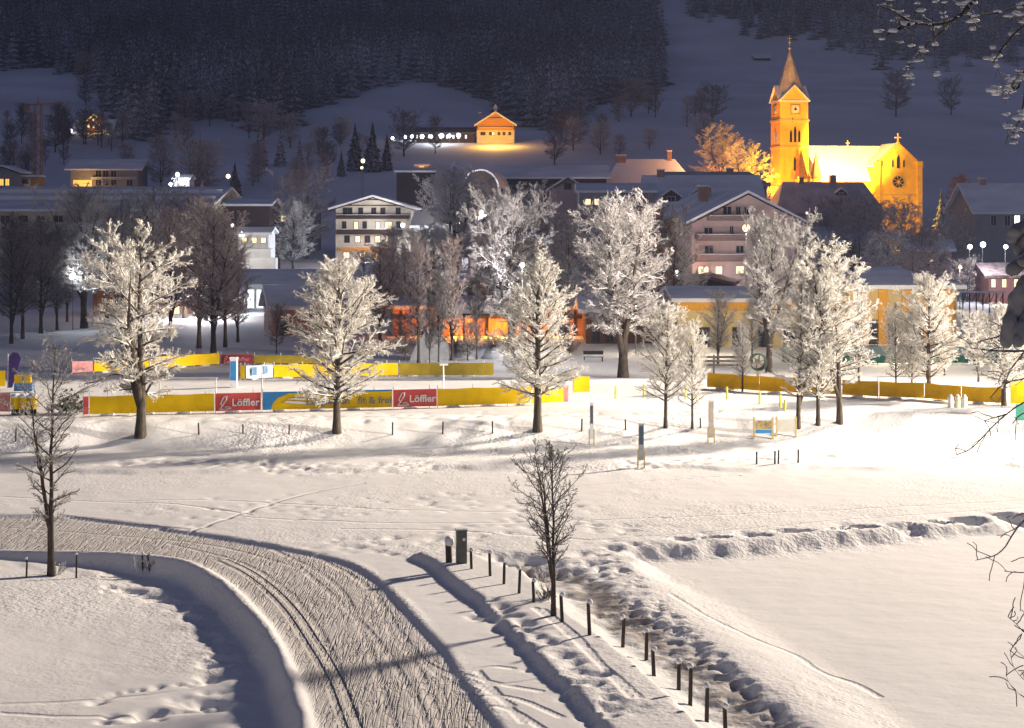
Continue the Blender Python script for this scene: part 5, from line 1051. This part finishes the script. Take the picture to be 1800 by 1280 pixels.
# ------------------------------------------------------------------ lettering
def text(s, size, m, parent, loc, name='lettering', bold=.0, sx=1):
    cu = bpy.data.curves.new(name, 'FONT'); cu.body = s; cu.size = size; cu.extrude = .006; cu.offset = bold; cu.resolution_u = 2; cu.align_x = 'CENTER'
    o = bpy.data.objects.new(name, cu); COL.objects.link(o); dg = bpy.context.evaluated_depsgraph_get(); me = bpy.data.meshes.new_from_object(o.evaluated_get(dg)); bpy.data.objects.remove(o)
    me.materials.clear(); me.materials.append(m); o = put(name, me, parent, loc); o.rotation_euler = (PI/2, 0, 0); o.scale = (sx, 1, 1); return o

# ------------------------------------------------------------------ banner fences
def banner(label, p0, p1, hgt, m, parts=None, lift=.12, name='banner_fence', group='banner fences of the ski stadium', cat='banner fence', pr=True, sag=.04, dark=None):
    a = ground_at(*p0); b = ground_at(*p1); L = math.hypot(b[0]-a[0], b[1]-a[1]); rz = math.atan2(b[1]-a[1], b[0]-a[0])
    t = thing(name, label, cat, a, rz, group); dz = (b[2]-a[2])/L
    nx_ = max(4, int(L/.22)); nz_ = 5; u = np.linspace(.02, L-.02, nx_); v = np.linspace(0, 1, nz_); U, Vv = np.meshgrid(u, v)
    yy = fbm(U*.9+a[0], Vv*1.5+a[1], 3, 4)*.16
    zz = lift+Vv*hgt+U*dz-sag*np.sin(U/2.3*PI)**2*(Vv-.2)
    F_ = np.stack([U, yy-.03, zz], -1).reshape(-1, 3); B_ = np.stack([U, yy+.0, zz], -1).reshape(-1, 3); idx = np.arange(nx_*nz_).reshape(nz_, nx_)
    q = np.stack([idx[:-1, :-1], idx[:-1, 1:], idx[1:, 1:], idx[1:, :-1]], -1).reshape(-1, 4)
    put('banner_cloth', np_mesh('banner_cloth', np.concatenate([F_, B_]), np.concatenate([q, q[:, ::-1]+nx_*nz_]), m, True), t)
    k = int(L/2.3)
    for i in range(k+1):
        x = min(i*2.3+.04, L-.04); MB().cyl((x, .14, -.3+x*dz), (x, .14, hgt+lift+.22+x*dz), .035, n=6).build('post', M_WHT, t)
    for i in range(k):
        x = i*2.3+.6; MB().ball((x+.5, .12, .05+x*dz), .32, 8, 4, (1.6, .6, .35), .2).build('snow_heap', M_SNOW, t)
    return t, L, dz
H1 = 1.08
banner('short red banner at the left end of the front banner row', (146, 732), (156, 731.5), H1, M_RED)
banner('plain yellow banner behind the trunk of the tallest frosted tree', (157, 731.5), (377, 726), H1, M_YEL)
def red_banner(label, p0, p1, hh, m, lm):
    t, L, dz = banner(label, p0, p1, hh, m, sag=0)
    text('Löffler', hh*.58, lm, t, (L*.66, -.16, .12+hh*.28), bold=.012, sx=1.02)
    # looping line emblem left of the word
    pts = [(.30, .30), (.16, .46), (.34, .86), (.52, .92), (.50, .70), (.20, .24), (.10, .12), (.50, .14), (.78, .16), (.66, .28), (.42, .26)]
    b = MB(); s_ = hh*.95; x0 = L*.06
    for (ax, az), (bx, bz) in zip(pts[:-1], pts[1:]): b.cyl((x0+ax*s_, -.17, .1+az*s_), (x0+bx*s_, -.17, .1+bz*s_), .035, n=6)
    b.build('emblem', lm, t)
red_banner('red banner with white lettering, between the plain yellow and the blue-yellow banner', (378, 726), (459, 724), H1, M_RED, M_WHT)
t, L, dz = banner('blue and yellow banner with grey lettering between the two red banners', (461, 724), (690, 719), H1, M_YEL, sag=.02)
MB().prism([(.03, .13), (.55, .13), (.62, .5), (.95, .85), (1.6, 1.12), (L-.05, 1.14), (L-.05, 1.24), (.03, 1.24)], 'y', -.17, -.155).build('blue_corner', M_BLU, t)
MB().prism([(1.3, .55), (2.6, .42), (3.1, .50), (2.2, .62), (1.5, .66)], 'y', -.17, -.155).prism([(1.5, .75), (2.5, .68), (2.9, .74), (1.9, .84)], 'y', -.17, -.155).build('white_swoosh', M_WHT, t)
text('Langlaufen', .62, M_GREYL, t, (L*.50, -.18, .40), bold=.01, sx=1.05); text('fit & frei', .64, M_GREYL, t, (L*.86, -.18, .38), bold=.01)
red_banner('red banner with white lettering left of the long bright yellow banner', (691, 719), (768, 717), H1, M_RED, M_WHT)
banner('long bright yellow banner ending at the pointed white tree', (769, 717), (990, 710), H1, M_YEL); banner('narrow red end strip of the front banner row, right of the pointed tree', (991, 710), (999, 709.5), H1, M_RED)
banner('short yellow banner standing behind the right end of the front row', (1008, 693), (1037, 692), H1, M_YEL)
banner('pink patterned banner at the left end of the back row', (126, 658), (164, 656), .95, M_PINK); banner('yellow banner of the back row, half hidden by the tallest frosted tree', (165, 656), (386, 642), .95, M_YEL)
red_banner('dim dark red banner with lettering in the back row', (388, 642), (445, 641), .8, M_DKRED, M_PINK); banner('olive-yellow banner with painted shade right of the dark red one', (446, 641), (600, 641), .7, mat('yellow_banner_painted_shade', (.5, .36, .02), .5, .08, 1.5, .05))  # cloth darker than the other yellow banners: shade put into its colour
banner('yellow end piece at the left of the middle row', (422, 668), (431, 668), 1.0, M_YEL)
t, L, dz = banner('white banner with small blue and grey pictures in the middle row', (432, 668), (480, 666), 1.0, M_WHT)
for x0_, x1_ in ((.5, 1.1), (1.9, 2.4)): MB().box(x0_, x1_, -.19, -.18, .3, .95).build('picture', mat('faded_blue_print', (.15, .3, .5), .6, .3, 3), t)
banner('yellow banner of the middle row behind the egg-shaped tree', (481, 666), (700, 662), 1.0, M_YEL); banner('long yellow banner with painted shade in front of the orange lit restaurant', (701, 662), (868, 662), 1.0, mat('yellow_banner_painted_shade', (.5, .36, .02)))
# ochre fence on the right
fp = [(1243, 683), (1335, 690), (1480, 697), (1545, 700), (1625, 703), (1690, 709), (1768, 712)]
nm = ['leftmost ochre banner, in front of the snow gun', 'ochre banner behind the three white trees', 'ochre banner between the white trees and the slim saplings', 'ochre banner behind the slim saplings', 'ochre banner behind the white tree left of the canisters', 'ochre banner right of the three canisters']
for a, b, l in zip(fp[:-1], fp[1:], nm): banner(l, a, b, 1.0, M_YEL2, group='ochre banners on the right')
banner('bright yellow banner end at the right edge of the photo', (1776, 713), (1830, 714), 1.5, M_YEL)
# left edge clutter
banner('yellow board at the left edge behind the purple flag', (-40, 682), (10, 682), 1.1, M_YEL); banner('faded red and white banner low at the left edge', (-40, 727), (19, 727), 1.15, M_PINK); 
x, y, z = ground_at(14, 685); t = thing('feather_flag', 'dark purple feather flag at the left edge', 'flag', (x, y, z)); MB().cyl((0, 0, -.2), (0, 0, 2.5), .03, n=6).build('pole', M_METAL, t)
MB().prism([(-.05, .1), (.3, .15), (.75, 1.6), (.9, 2.2), (.7, 2.55), (.35, 2.6), (.08, 2.3), (-.02, 1.4)], 'y', -.02, .02).build('flag_cloth', mat('purple_cloth', (.05, .02, .16), .6, .2, 2, .04), t)
for px, lab in ((33, 'blue and yellow slalom marker nearest the purple flag'), (49, 'blue and yellow slalom marker nearest the slender foreground tree')):
    x, y, z = ground_at(px, 690); t = thing('slalom_marker', lab, 'marker', (x, y, z), 0, 'blue and yellow markers'); MB().box(-.3, .3, -.1, .1, .1, .62).build('lower_pad', M_BLU, t); MB().box(-.28, .22, -.1, .1, .64, 1.2).build('upper_pad', M_YEL, t)
for i, (px, lab) in enumerate(((27, 'yellow safety mat with a snow cap, leftmost of three'), (42, 'yellow safety mat with a snow cap, middle of three'), (57, 'yellow safety mat with a snow cap, rightmost of three'))):
    x, y, z = ground_at(px, 729); t = thing('safety_mat', lab, 'safety mat', (x, y, z), 0, 'yellow safety mats'); MB().cyl((0, 0, .35), (0, 0, 1.1), .27, n=14).build('padding', M_YEL, t, smooth=False); MB().cyl((0, 0, -.1), (0, 0, .345), .24, n=14).build('base', M_DARKW, t); MB().ball((0, 0, 1.12), .3, 12, 6, (1, 1, .6)).build('snow_cap', M_SNOW, t, smooth=True)
# small shrubs in that corner
x, y, z = ground_at(122, 728); b = np.random.default_rng(4)
def shrub(label, x, y, z, r, m, n=260, nm_='evergreen_shrub'):
    c = b.normal(size=(n, 3))*r*.42; c[:, 2] = np.abs(c[:, 2])+.15; s_ = r*.13; oc = np.array([[1, 0, 0], [0, 1, 0], [-1, 0, 0], [0, 0, 1.]])
    V = (c[:, None]+oc[None]*s_*(1+b.normal(size=(n, 4, 1))*.4)+b.normal(size=(n, 4, 3))*s_*.4).reshape(-1, 3); F = np.arange(n*4).reshape(-1, 4)
    tag(put(nm_, np_mesh(nm_, V, F, m), None, (x, y, z)), label, 'shrub')
shrub('olive evergreen shrub behind the slender foreground tree', x, y, z, 1.0, spruce_mat('olive_leaves', (.07, .09, .015), (.6, .6, .55), .6, .95))

# ------------------------------------------------------------------ stadium furniture
def frame_rail(label, p0, p1, hgt):
    a, c = ground_at(*p0), ground_at(*p1); L = math.hypot(c[0]-a[0], c[1]-a[1]); t = thing('rail_frame', label, 'rail', a, math.atan2(c[1]-a[1], c[0]-a[0]), 'white rail frames in the stadium'); k = max(1, int(L/3))
    for i in range(k+1): MB().cyl((i*L/k, 0, -.2), (i*L/k, 0, hgt), .04, n=6).build('post', M_WHT, t)
    MB().cyl((-.1, 0, hgt+.04), (L+.1, 0, hgt+.04), .04, n=6).build('rail', M_WHT, t)
frame_rail('white rail frame left of the trunk of the tallest frosted tree', (190, 697), (232, 697), 1.05); frame_rail('white rail frame right of the trunk of the tallest frosted tree', (281, 697), (380, 697), 1.2)
def stick(name, label, cat, px, py, top, r, m, group=None, cap=False, n=8):
    x, y, z = ground_at(px, py); h = WZ(top, y)-z; t = MB().cyl((0, 0, -.25), (random.uniform(-.06, .06), random.uniform(-.05, .05), h), r, r*.9, n).build(name, m, None, (x, y, z)); tag(t, label, cat, group)
    if cap: MB().ball((0, 0, h+.03), r*1.5, 9, 6, (1, 1, random.uniform(.7, 1.1)), .1).build('snow_cap', M_SNOW, t, smooth=True)
    return t, (x, y, z, h)
stick('flag_pole', 'thin white pole rising behind the join of the red and the blue-yellow banner', 'pole', 460, 700, 640, .05, M_WHT)
t, (x, y, z, h_) = stick('lantern_pole', 'white lamp pole with a small T head above the bright yellow banner', 'pole', 780, 690, 642, .055, M_WHT); MB().box(-.28, .28, -.12, .12, h_-.02, h_+.1).build('pole_head', M_WHT, t)
x, y, z = ground_at(411, 681); t = thing('advertising_pillar', 'square white pillar with a blue front between the banner rows', 'pillar', (x, y, z)); MB().box(-.24, .24, -.24, .24, 0, 2.0).build('column', M_WHT, t); MB().box(-.2, .2, -.262, -.243, .5, 1.85).build('blue_panel', M_BLU, t); MB().box(-.27, .27, -.27, .27, 2.003, 2.1).build('snow_cap', M_SNOW, t)
ords = ['leftmost', 'second from the left', 'third from the left', 'fourth from the left', 'fifth from the left', 'sixth from the left', 'seventh from the left', 'eighth from the left', 'ninth from the left', 'tenth from the left', 'eleventh from the left']
YG = mat('lime_yellow_paint', (.70, .68, .06), .5, .05)
for i, (px, py, tp) in enumerate([(1082, 701, 679), (1132, 698, 676), (1205, 702, 680), (1225, 708, 690), (1278, 702, 680), (1335, 711, 688), (1372, 716, 694), (1379, 722, 703)]): stick('marker_pole', 'lime yellow marker pole beside the trail bend, '+ords[i]+' of eight', 'pole', px, py, tp, .075, YG, 'lime yellow marker poles')
sts = [(27, 776, 752), (350, 764, 743), (427, 762, 746), (508, 762, 746), (690, 764, 742), (778, 763, 741), (866, 762, 740), (1022, 758, 736), (1100, 756, 737), (1232, 752, 735)]
for i, (px, py, tp) in enumerate(sts): stick('wooden_stake', 'thin wooden stake along the road edge, '+ords[i]+' of ten', 'stake', px, py, tp, .05, M_POST, 'stakes along the road')
for i, (px, py, tp) in enumerate([(1330, 816, 794), (1362, 816, 793), (1368, 816, 791), (1403, 814, 790)]): stick('wooden_stake', 'stake on the bright field below the information board, '+ords[i]+' of four', 'stake', px, py, tp, .05, M_POST, 'four stakes on the bright field')
def sign(label, px, py, top, w_, m, m2, legs=True):
    x, y, z = ground_at(px, py); h = WZ(top, y)-z; t = thing('sign_pillar', label, 'signpost', (x, y, z)); MB().box(-w_/2, w_/2, -.05, .05, .35, h).build('board', m, t)
    MB().box(-w_/2+.03, w_/2-.03, -.062, -.053, h*.52, h-.1).build('panel', m2, t); 
    for s_ in (-1, 1): MB().box(s_*w_*.62-.035, s_*w_*.62+.035, -.05, .05, -.2, h*.38 if legs else h).build('leg', M_STONE, t)
    MB().box(-w_/2-.02, w_/2+.02, -.07, .07, h+.003, h+.07).build('snow_cap', M_SNOW, t)
sign('narrow grey sign pillar right of the pointed white tree', 1040, 782, 710, .22, M_WHT, mat('dark_grey_panel', (.12, .11, .13), .5)); sign('narrow sign pillar with a dark blue top standing on the bright field', 1127, 820, 746, .28, mat('grey_panel', (.4, .4, .4), .5), mat('slate_blue_panel', (.07, .11, .18), .4)); sign('beige wooden sign pillar right of the small frosted tree', 1250, 780, 706, .30, mat('beige_board', (.55, .47, .38), .8, .1), mat('beige_board', (.55, .47, .38)))
def info(label, px, py, top, wpx, m, low=None):
    x, y, z = ground_at(px, py); h = WZ(top, y)-z; w_ = wpx/FOC*y; t = thing('information_board', label, 'notice board', (x, y, z)); MB().box(-w_/2, w_/2, -.04, .04, .25, h).build('board', M_WHT, t)
    if low: MB().box(-w_/2+.1, w_/2-.1, -.055, -.043, .32, .32+(h-.4)*.28).build('lower_panel', low, t); MB().box(-w_/2+.1, w_/2-.1, -.055, -.043, .34+(h-.4)*.30, h-.08).build('map_panel', m, t)
    else: MB().box(-w_/2+.06, w_/2-.06, -.055, -.043, .32, h-.06).build('map_panel', m, t)
    for s_ in (-1, 1): MB().box(s_*w_/2-.05, s_*w_/2+.05, -.06, .06, -.2, h+.12).build('leg', M_STONE, t)
info('information board with a brown map above a blue strip', 1342, 771, 737, 33, mat('trail_map', (.38, .28, .12), .6, .45, 5), M_BLU); info('pale blank notice board right of the brown and blue one', 1382, 768, 736, 34, mat('pale_panel', (.62, .60, .52), .6, .05))
for i, px in enumerate((1671, 1683, 1695)):
    x, y, z = ground_at(px, 716); t = thing('canister', ['white canister, leftmost of three by the ochre banner', 'cream canister in the middle of the three', 'white canister, rightmost of three by the ochre banner'][i], 'canister', (x, y, z), 0, 'three canisters by the ochre fence')
    MB().cyl((0, 0, 0), (0, 0, .62), .19, n=14).cyl((0, 0, .62), (0, 0, .72), .19, .11, n=14).build('body', mat('cream_paint', (.8, .7, .42), .5) if i == 1 else M_WHT, t, smooth=False); MB().cyl((0, 0, .723), (0, 0, .8), .1, n=10).build('lid', M_WHT, t)
# snow gun
x, y, z = ground_at(1332, 682); t = thing('snow_gun', 'round dark green fan snow gun behind the ochre banner', 'snow gun', (x, y, z)); zc = WZ(636, y)-z
a = MB()
for k in range(24):
    a0, a1_ = 2*PI*k/24, 2*PI*(k+1)/24
    a.add([(r_*math.cos(q), yy_, zc+r_*math.sin(q)) for q in (a0, a1_) for r_, yy_ in ((.62, -.5), (.52, -.5), (.5, .5), (.56, .5))], [(0, 4, 5, 1), (1, 5, 6, 2), (2, 6, 7, 3), (3, 7, 4, 0)])
a.build('barrel', mat('dark_green_metal', (.03, .07, .05), .5, .1, 3), t); MB().cyl((0, -.2, zc), (0, .4, zc), .17, n=12).build('motor', M_METAL, t)
a = MB()
for k in range(6): q = k*PI/3; a.prism([(.15*math.cos(q)-.05, zc+.15*math.sin(q)), (.15*math.cos(q)+.05, zc+.15*math.sin(q)), (.48*math.cos(q+.3)+.05, zc+.48*math.sin(q+.3)), (.48*math.cos(q+.3)-.05, zc+.48*math.sin(q+.3))], 'y', -.06, -.03)
a.build('fan', M_METAL, t); MB().box(-.08, .08, -.08, .08, .2, zc-.62).box(-.6, .6, -.5, -.4, .05, .2).box(-.6, .6, .4, .5, .05, .2).box(-.08, .08, -.39, .39, .05, .2).build('stand', M_METAL, t)
# tennis court fence and green hut
t = thing('court_fence', 'green and pale netted court fence with white posts in front of the yellow pavilion', 'fence', (WX(1375, 150), 150, 0)); Lc = 21
MB().box(0, Lc, -.02, .02, .1, .75).build('green_windscreen', M_GREEN, t); MB().box(0, Lc, -.02, .02, .80, 1.55).build('pale_netting', M_PALEG, t)
for k in range(11): MB().cyl((k*Lc/10, .06, -.2), (k*Lc/10, .06, 1.7 if k % 3 else 3.9), .045, n=6).build('post', M_WHT if k % 3 == 0 else M_GREEN, t)
MB().cyl((0, .06, 1.66), (Lc, .06, 1.66), .035, n=6).build('rail', M_WHT, t)
MB().box(2, Lc-2, -.025, .025, .76, .79).build('seam', M_WHT, t)
h = House('green_hut', 'green garden hut with a snowy lean-to roof beside the court fence', 'hut', 1702, 1762, 152, 648, 640, 3, 'x', 0, M_GREEN, M_SNOW, .3); h.win(1724, 652, 662, 12, 'dark', M_GREEN)
MB().box(1.5, 1.9, -.02, 0, 0, .01).build('threshold', M_GREEN, h.r)
x, y, z = ground_at(1796, 742); t = thing('green_board', 'green board at the right edge below the yellow banner', 'board', (x, y, z)); MB().box(-.4, 1.3, -.03, .03, .1, 1.1).build('panel', M_GREEN, t); MB().box(-.45, -.402, -.05, .05, -.2, 1.15).build('leg', M_WHT, t)
x, y, z = ground_at(1043, 636); t = thing('park_bench', 'snow-covered bench in front of the brown lodge', 'bench', (x, y, z)); MB().box(-.9, .9, -.25, .25, .42, .48).build('seat', M_DARKW, t); MB().box(-.92, .92, -.27, .27, .483, .62).build('snow_cover', M_SNOW, t); MB().box(-.9, .9, .27, .31, .6, .95).build('backrest', M_DARKW, t)
for s_ in (-.8, .8): MB().box(s_-.04, s_+.04, -.22, .22, 0, .415).build('leg', M_DARKW, t)
x, y, z = ground_at(1278, 672); t = thing('timber_fence', 'dark plank fence section behind the leftmost ochre banner', 'fence', (x-1.8, y+3, z))
for zz in (.9, 1.2, 1.5): MB().box(-1, 3.6, -.03, .03, zz, zz+.16).build('plank', M_POST, t)
for xx in (-.9, 1.2, 3.4): MB().box(xx-.06, xx+.06, .04, .14, -.2, 1.75).build('post', M_POST, t)

# ------------------------------------------------------------------ foreground posts and box
posts = [(829, 1000, 968), (862, 1012, 972), (885.5, 1026, 988), (912, 1042, 1000), (939, 1058, 1022), (989, 1094, 1046), (1037, 1117, 1060), (1094, 1138, 1086), (1136, 1160, 1111), (1150, 1188, 1142), (1193, 1213, 1164), (1213, 1240, 1173), (1242, 1269, 1208), (1276, 1296, 1243)]
ord2 = ['nearest the grey cabinet', 'second from the grey cabinet', 'third from the grey cabinet', 'fourth from the grey cabinet', 'fifth from the grey cabinet', 'just right of the small dark tree', 'second right of the small dark tree', 'third right of the small dark tree', 'fourth right of the small dark tree', 'fifth right of the small dark tree', 'fourth from the bottom of the photo', 'third from the bottom of the photo', 'second from the bottom of the photo', 'closest to the bottom edge of the photo']
for i, (px, py, tp) in enumerate(posts): stick('wooden_post', 'dark wooden post of the path fence, '+ord2[i], 'post', px, py, tp,   .062 if i > 4 else .055, M_POST, 'posts along the footpath', cap=True)
stick('wooden_post', 'thicker dark post standing left of the grey cabinet', 'post', 790, 989, 953, .13, M_POST, cap=True)
for px, tp, lab in ((46, 983, 'thin post left of the slender foreground tree'), (134, 975, 'thin post right of the slender foreground tree'), (251, 975, 'faint thin post at the top of the shaded bank, left one'), (263, 975, 'faint thin post at the top of the shaded bank, right one')): stick('wooden_post', lab, 'post', px, 1017 if px < 200 else 1002, tp, .04, M_POST, cap=True)
x, y, z = ground_at(811, 990); t = thing('utility_cabinet', 'tall grey-green utility cabinet beside the thicker post', 'cabinet', (x, y, z), .25)
hc = WZ(931, y)-z; MG = mat('cabinet_green', (.10, .11, .09), .6, .12, 4); MB().box(-.19, .19, -.13, .13, -.2, hc-.06).build('body', MG, t); MB().box(-.21, .21, -.15, .15, hc-.057, hc).build('lid', MG, t); MB().box(-.23, .2, -.15, .15, hc+.003, hc+.06).build('snow_cap', M_SNOW, t)
MB().box(-.165, .165, -.142, -.132, .05, hc-.12).build('door', MG, t); MB().box(.02, .12, -.148, -.1425, hc*.68, hc*.76).build('label_plate', M_WHT, t)
# frosted weed stems by the small dark tree
def stems(label, px, py, hgt, n, m, nm_='frosted_shrub', spread=.25):
    x, y, z = ground_at(px, py); rg = np.random.default_rng(int(px)); P = np.zeros((n, 5, 3)); d = rg.normal(size=(n, 3))*.35; d[:, 2] = 1
    P[:, 0, :2] = rg.normal(size=(n, 2))*spread*.4; hh = hgt*rg.uniform(.5, 1, n)
    for k in range(1, 5): d = d+rg.normal(size=(n, 3))*.18; P[:, k] = P[:, k-1]+nrm(d)*(hh/4)[:, None]
    R = np.full((n, 5), .011); P2, R2 = grow(rg, P, R, 7, .3, 1, 40, .35, 3, rmin=.008)
    tag(put(nm_, np_mesh(nm_, *merge([tubes(P, R, 4), tubes(P2, R2, 3)]), m), None, (x, y, z-.05)), label, 'shrub')
stems('white frosted shrub left of the small dark tree', 958, 1050, 1.3, 7, M_FR_HI); stems('dark weed clump at the foot of the small dark tree', 962, 1052, .5, 30, M_FR_DK, 'weed_clump')
stems('thin frosted weeds beside the slender foreground tree', 104, 1010, .6, 12, M_FR_MD, 'weed_clump'); stems('thin frosted weeds on top of the shaded bank', 258, 1004, .8, 14, M_FR_MD, 'weed_clump', .5)

# ------------------------------------------------------------------ branches close to the camera, hanging in from a tree outside the frame
def near_branch(name, label, cat, limbs, Y, rad, m, tw_n, tw_len, snowm=None, clumps=None, cl_r=.03, seed=1, ang=45, droop=-.05, sub=1, wob=.2):
    r = thing(name, label, cat, P3(*limbs[0][0], Y)); rg = np.random.default_rng(seed); L0 = np.array(P3(*limbs[0][0], Y)); lst = []; tws = []; allp = []
    for li, L in enumerate(limbs):
        pts = np.array([P3(a, c, Y+rg.normal()*.12) for a, c in smooth_line(L)])-L0; K = len(pts); R = np.linspace(rad if li == 0 else rad*.6, rad*.25, K); put('limb', np_mesh('limb', *tubes(pts[None], R[None], 7), m, True), r); tws = []; allp.append(pts)
        seg = np.linalg.norm(np.diff(pts, axis=0), axis=1).sum(); n = max(2, int(seg*tw_n))
        P_, R_ = grow(rg, pts[None], R[None], n, .1, 1, ang, tw_len/max(seg, .01), 5, droop, wob, .5, .4, rmin=.0028, taper=.2)
        tws.append(tubes(P_, R_, 4)); allp.append(P_.reshape(-1, 3))
        if sub: P2, R2 = grow(rg, P_, R_, 4, .2, 1, 45, .5, 4, droop, wob, .7, .5, rmin=.0022); tws.append(tubes(P2, R2, 3)); allp.append(P2[:, -1])
        put('twigs', np_mesh('twigs', *merge(tws), m), r)
    if clumps:
        pool = np.concatenate(allp); b_ = MB()
        for k in range(clumps): c = pool[rg.integers(len(pool))]; q = cl_r*rg.uniform(.5, 1.5); b_.ball((c[0], c[1], c[2]+q*.4), q, 7, 5, (rg.uniform(1.0, 2.4), 1.1, .6), .34)
        b_.build('snow_clumps', M_SNOW, r, smooth=True)
    return r
M_NB = mat('near_bark', (.10, .085, .06), .85, .3, 30, .004, snow=.3)
near_branch('overhanging_branch', 'snow-dotted bare branch hanging in at the upper right corner', 'branch', [[(1745, -40), (1700, 15), (1680, 35), (1640, 45), (1600, 40), (1570, 18), (1545, 10)], [(1685, 30), (1650, 60), (1620, 85), (1590, 125)], [(1600, 42), (1570, 55), (1560, 62)], [(1830, 20), (1780, 60), (1745, 110)], [(1850, -20), (1770, 22), (1700, 28)], [(1840, 70), (1795, 130), (1790, 160), (1775, 150)]], 13, .022, M_NB, 3.2, .22, clumps=110, cl_r=.018, seed=3)
near_branch('overhanging_branch', 'snow-dotted twig ends hanging at the right edge beside the meadow', 'branch', [[(1840, 60), (1805, 120), (1798, 200), (1780, 235)], [(1850, 230), (1805, 235), (1772, 225)], [(1830, 110), (1792, 145), (1772, 165)]], 12, .012, M_NB, 3, .15, clumps=40, cl_r=.016, seed=8)
near_branch('bare_branch', 'dark bare branch crossing at the right edge above the yellow banner end', 'branch', [[(1850, 610), (1790, 618), (1740, 616), (1705, 612)], [(1800, 620), (1775, 650), (1768, 670)], [(1850, 655), (1790, 668), (1765, 672), (1740, 700)], [(1860, 690), (1800, 705), (1760, 735), (1735, 760), (1708, 790), (1680, 800)], [(1770, 728), (1745, 735), (1730, 740)], [(1850, 715), (1795, 725), (1780, 745)], [(1810, 560), (1765, 590), (1720, 600)]], 11, .011, M_FR_DK, 2.4, .16, clumps=0, seed=5, ang=50, sub=0)
near_branch('bare_branch', 'thin drooping dark twigs low at the right edge over the frozen pond', 'branch', [[(1850, 880), (1810, 905), (1785, 930), (1760, 975), (1715, 985)], [(1840, 1000), (1800, 1008), (1765, 1004)], [(1830, 900), (1805, 960), (1800, 1030)]], 10, .008, M_FR_DK, 3, .18, seed=6, droop=-.12, wob=.3, sub=0)
near_branch('bare_branch', 'fine curled twigs at the lower right corner of the pond', 'branch', [[(1850, 1115), (1805, 1118), (1785, 1095), (1772, 1085)], [(1840, 1165), (1800, 1158), (1775, 1130)], [(1850, 1210), (1810, 1205), (1780, 1175), (1775, 1140)], [(1850, 1235), (1800, 1228), (1775, 1205), (1768, 1185)]], 9, .004, M_FR_DK, 4, .12, seed=9, droop=.12, wob=.35, sub=0)
# snow-laden fir bough
r = thing('snow_laden_bough', 'dark fir bough bowed under thick lumps of grey snow at the right edge', 'branch', P3(1800, 500, 9)); o0 = Vector(P3(1800, 500, 9)); rg = np.random.default_rng(2)
M_SHS = mat('shade_grey_snow', (.34, .335, .33), .85, .12, 9, .02)  # grey stands in for shade on the unlit snow lumps
def lumps(pts, r0, r1, n, sq):
    b_ = MB(); pts = smooth_line(pts)
    for k in range(n):
        t_ = k/(n-1)*(len(pts)-1); i = min(int(t_), len(pts)-2); f = t_-i; px = pts[i][0]*(1-f)+pts[i+1][0]*f; py = pts[i][1]*(1-f)+pts[i+1][1]*f
        p = Vector(P3(px, py, 9+rg.normal()*.04))-o0; q = (r0+(r1-r0)*k/(n-1))*rg.uniform(.8, 1.2); b_.ball(p, q, 9, 7, sq, .16)
    return b_
for pts, r0, r1, n, sq in [([(1815, 500), (1795, 515), (1780, 550), (1768, 595)], .058, .035, 9, (1, 1, 1.5)), ([(1810, 540), (1795, 575), (1788, 600)], .045, .035, 6, (1, 1, 1.3)), ([(1820, 390), (1800, 400), (1784, 405), (1778, 420)], .05, .03, 7, (1.2, 1, .8)), ([(1815, 455), (1795, 462), (1780, 475)], .05, .03, 6, (1.2, 1, .9)), ([(1812, 420), (1800, 425), (1790, 440)], .05, .04, 4, (1, 1, 1))]:
    o_ = lumps(pts, r0, r1, n, sq).build('snow_lump', M_SHS, r, smooth=True); md = o_.modifiers.new('merge', 'REMESH'); md.mode = 'VOXEL'; md.voxel_size = .009; md.use_smooth_shade = True; sm_ = o_.modifiers.new('soft', 'SMOOTH'); sm_.iterations = 5; sm_.factor = .6
b_ = MB()
for pts in ([(1830, 385), (1800, 398), (1778, 412)], [(1830, 450), (1795, 465), (1776, 480)], [(1830, 480), (1800, 520), (1775, 590), (1765, 606)], [(1815, 560), (1790, 604)]):
    q = [Vector(P3(a, c+4, 9.02))-o0 for a, c in smooth_line(pts)]
    for a, c in zip(q[:-1], q[1:]): b_.cyl(a, c, .012, n=6)
b_.build('needled_twig', mat('fir_needles', (.02, .03, .015), .9, .3, 20), r)

# ------------------------------------------------------------------ night air
def haze_mat():
    m = bpy.data.materials.new('haze'); m.use_nodes = True; nt = m.node_tree; nt.nodes.remove(nt.nodes['Principled BSDF'])
    v = nt.nodes.new('ShaderNodeVolumePrincipled'); v.inputs['Density'].default_value = HAZE; v.inputs['Color'].default_value = (.5, .6, 1, 1); v.inputs['Anisotropy'].default_value = .3
    nt.links.new(v.outputs[0], nt.nodes['Material Output'].inputs['Volume']); return m
HAZE = .0002
hz = MB().box(-1010, 1010, -95, 2330, -14, 1000).build('haze', haze_mat()); tag(hz, 'thin bluish night haze over the valley', kind='stuff')
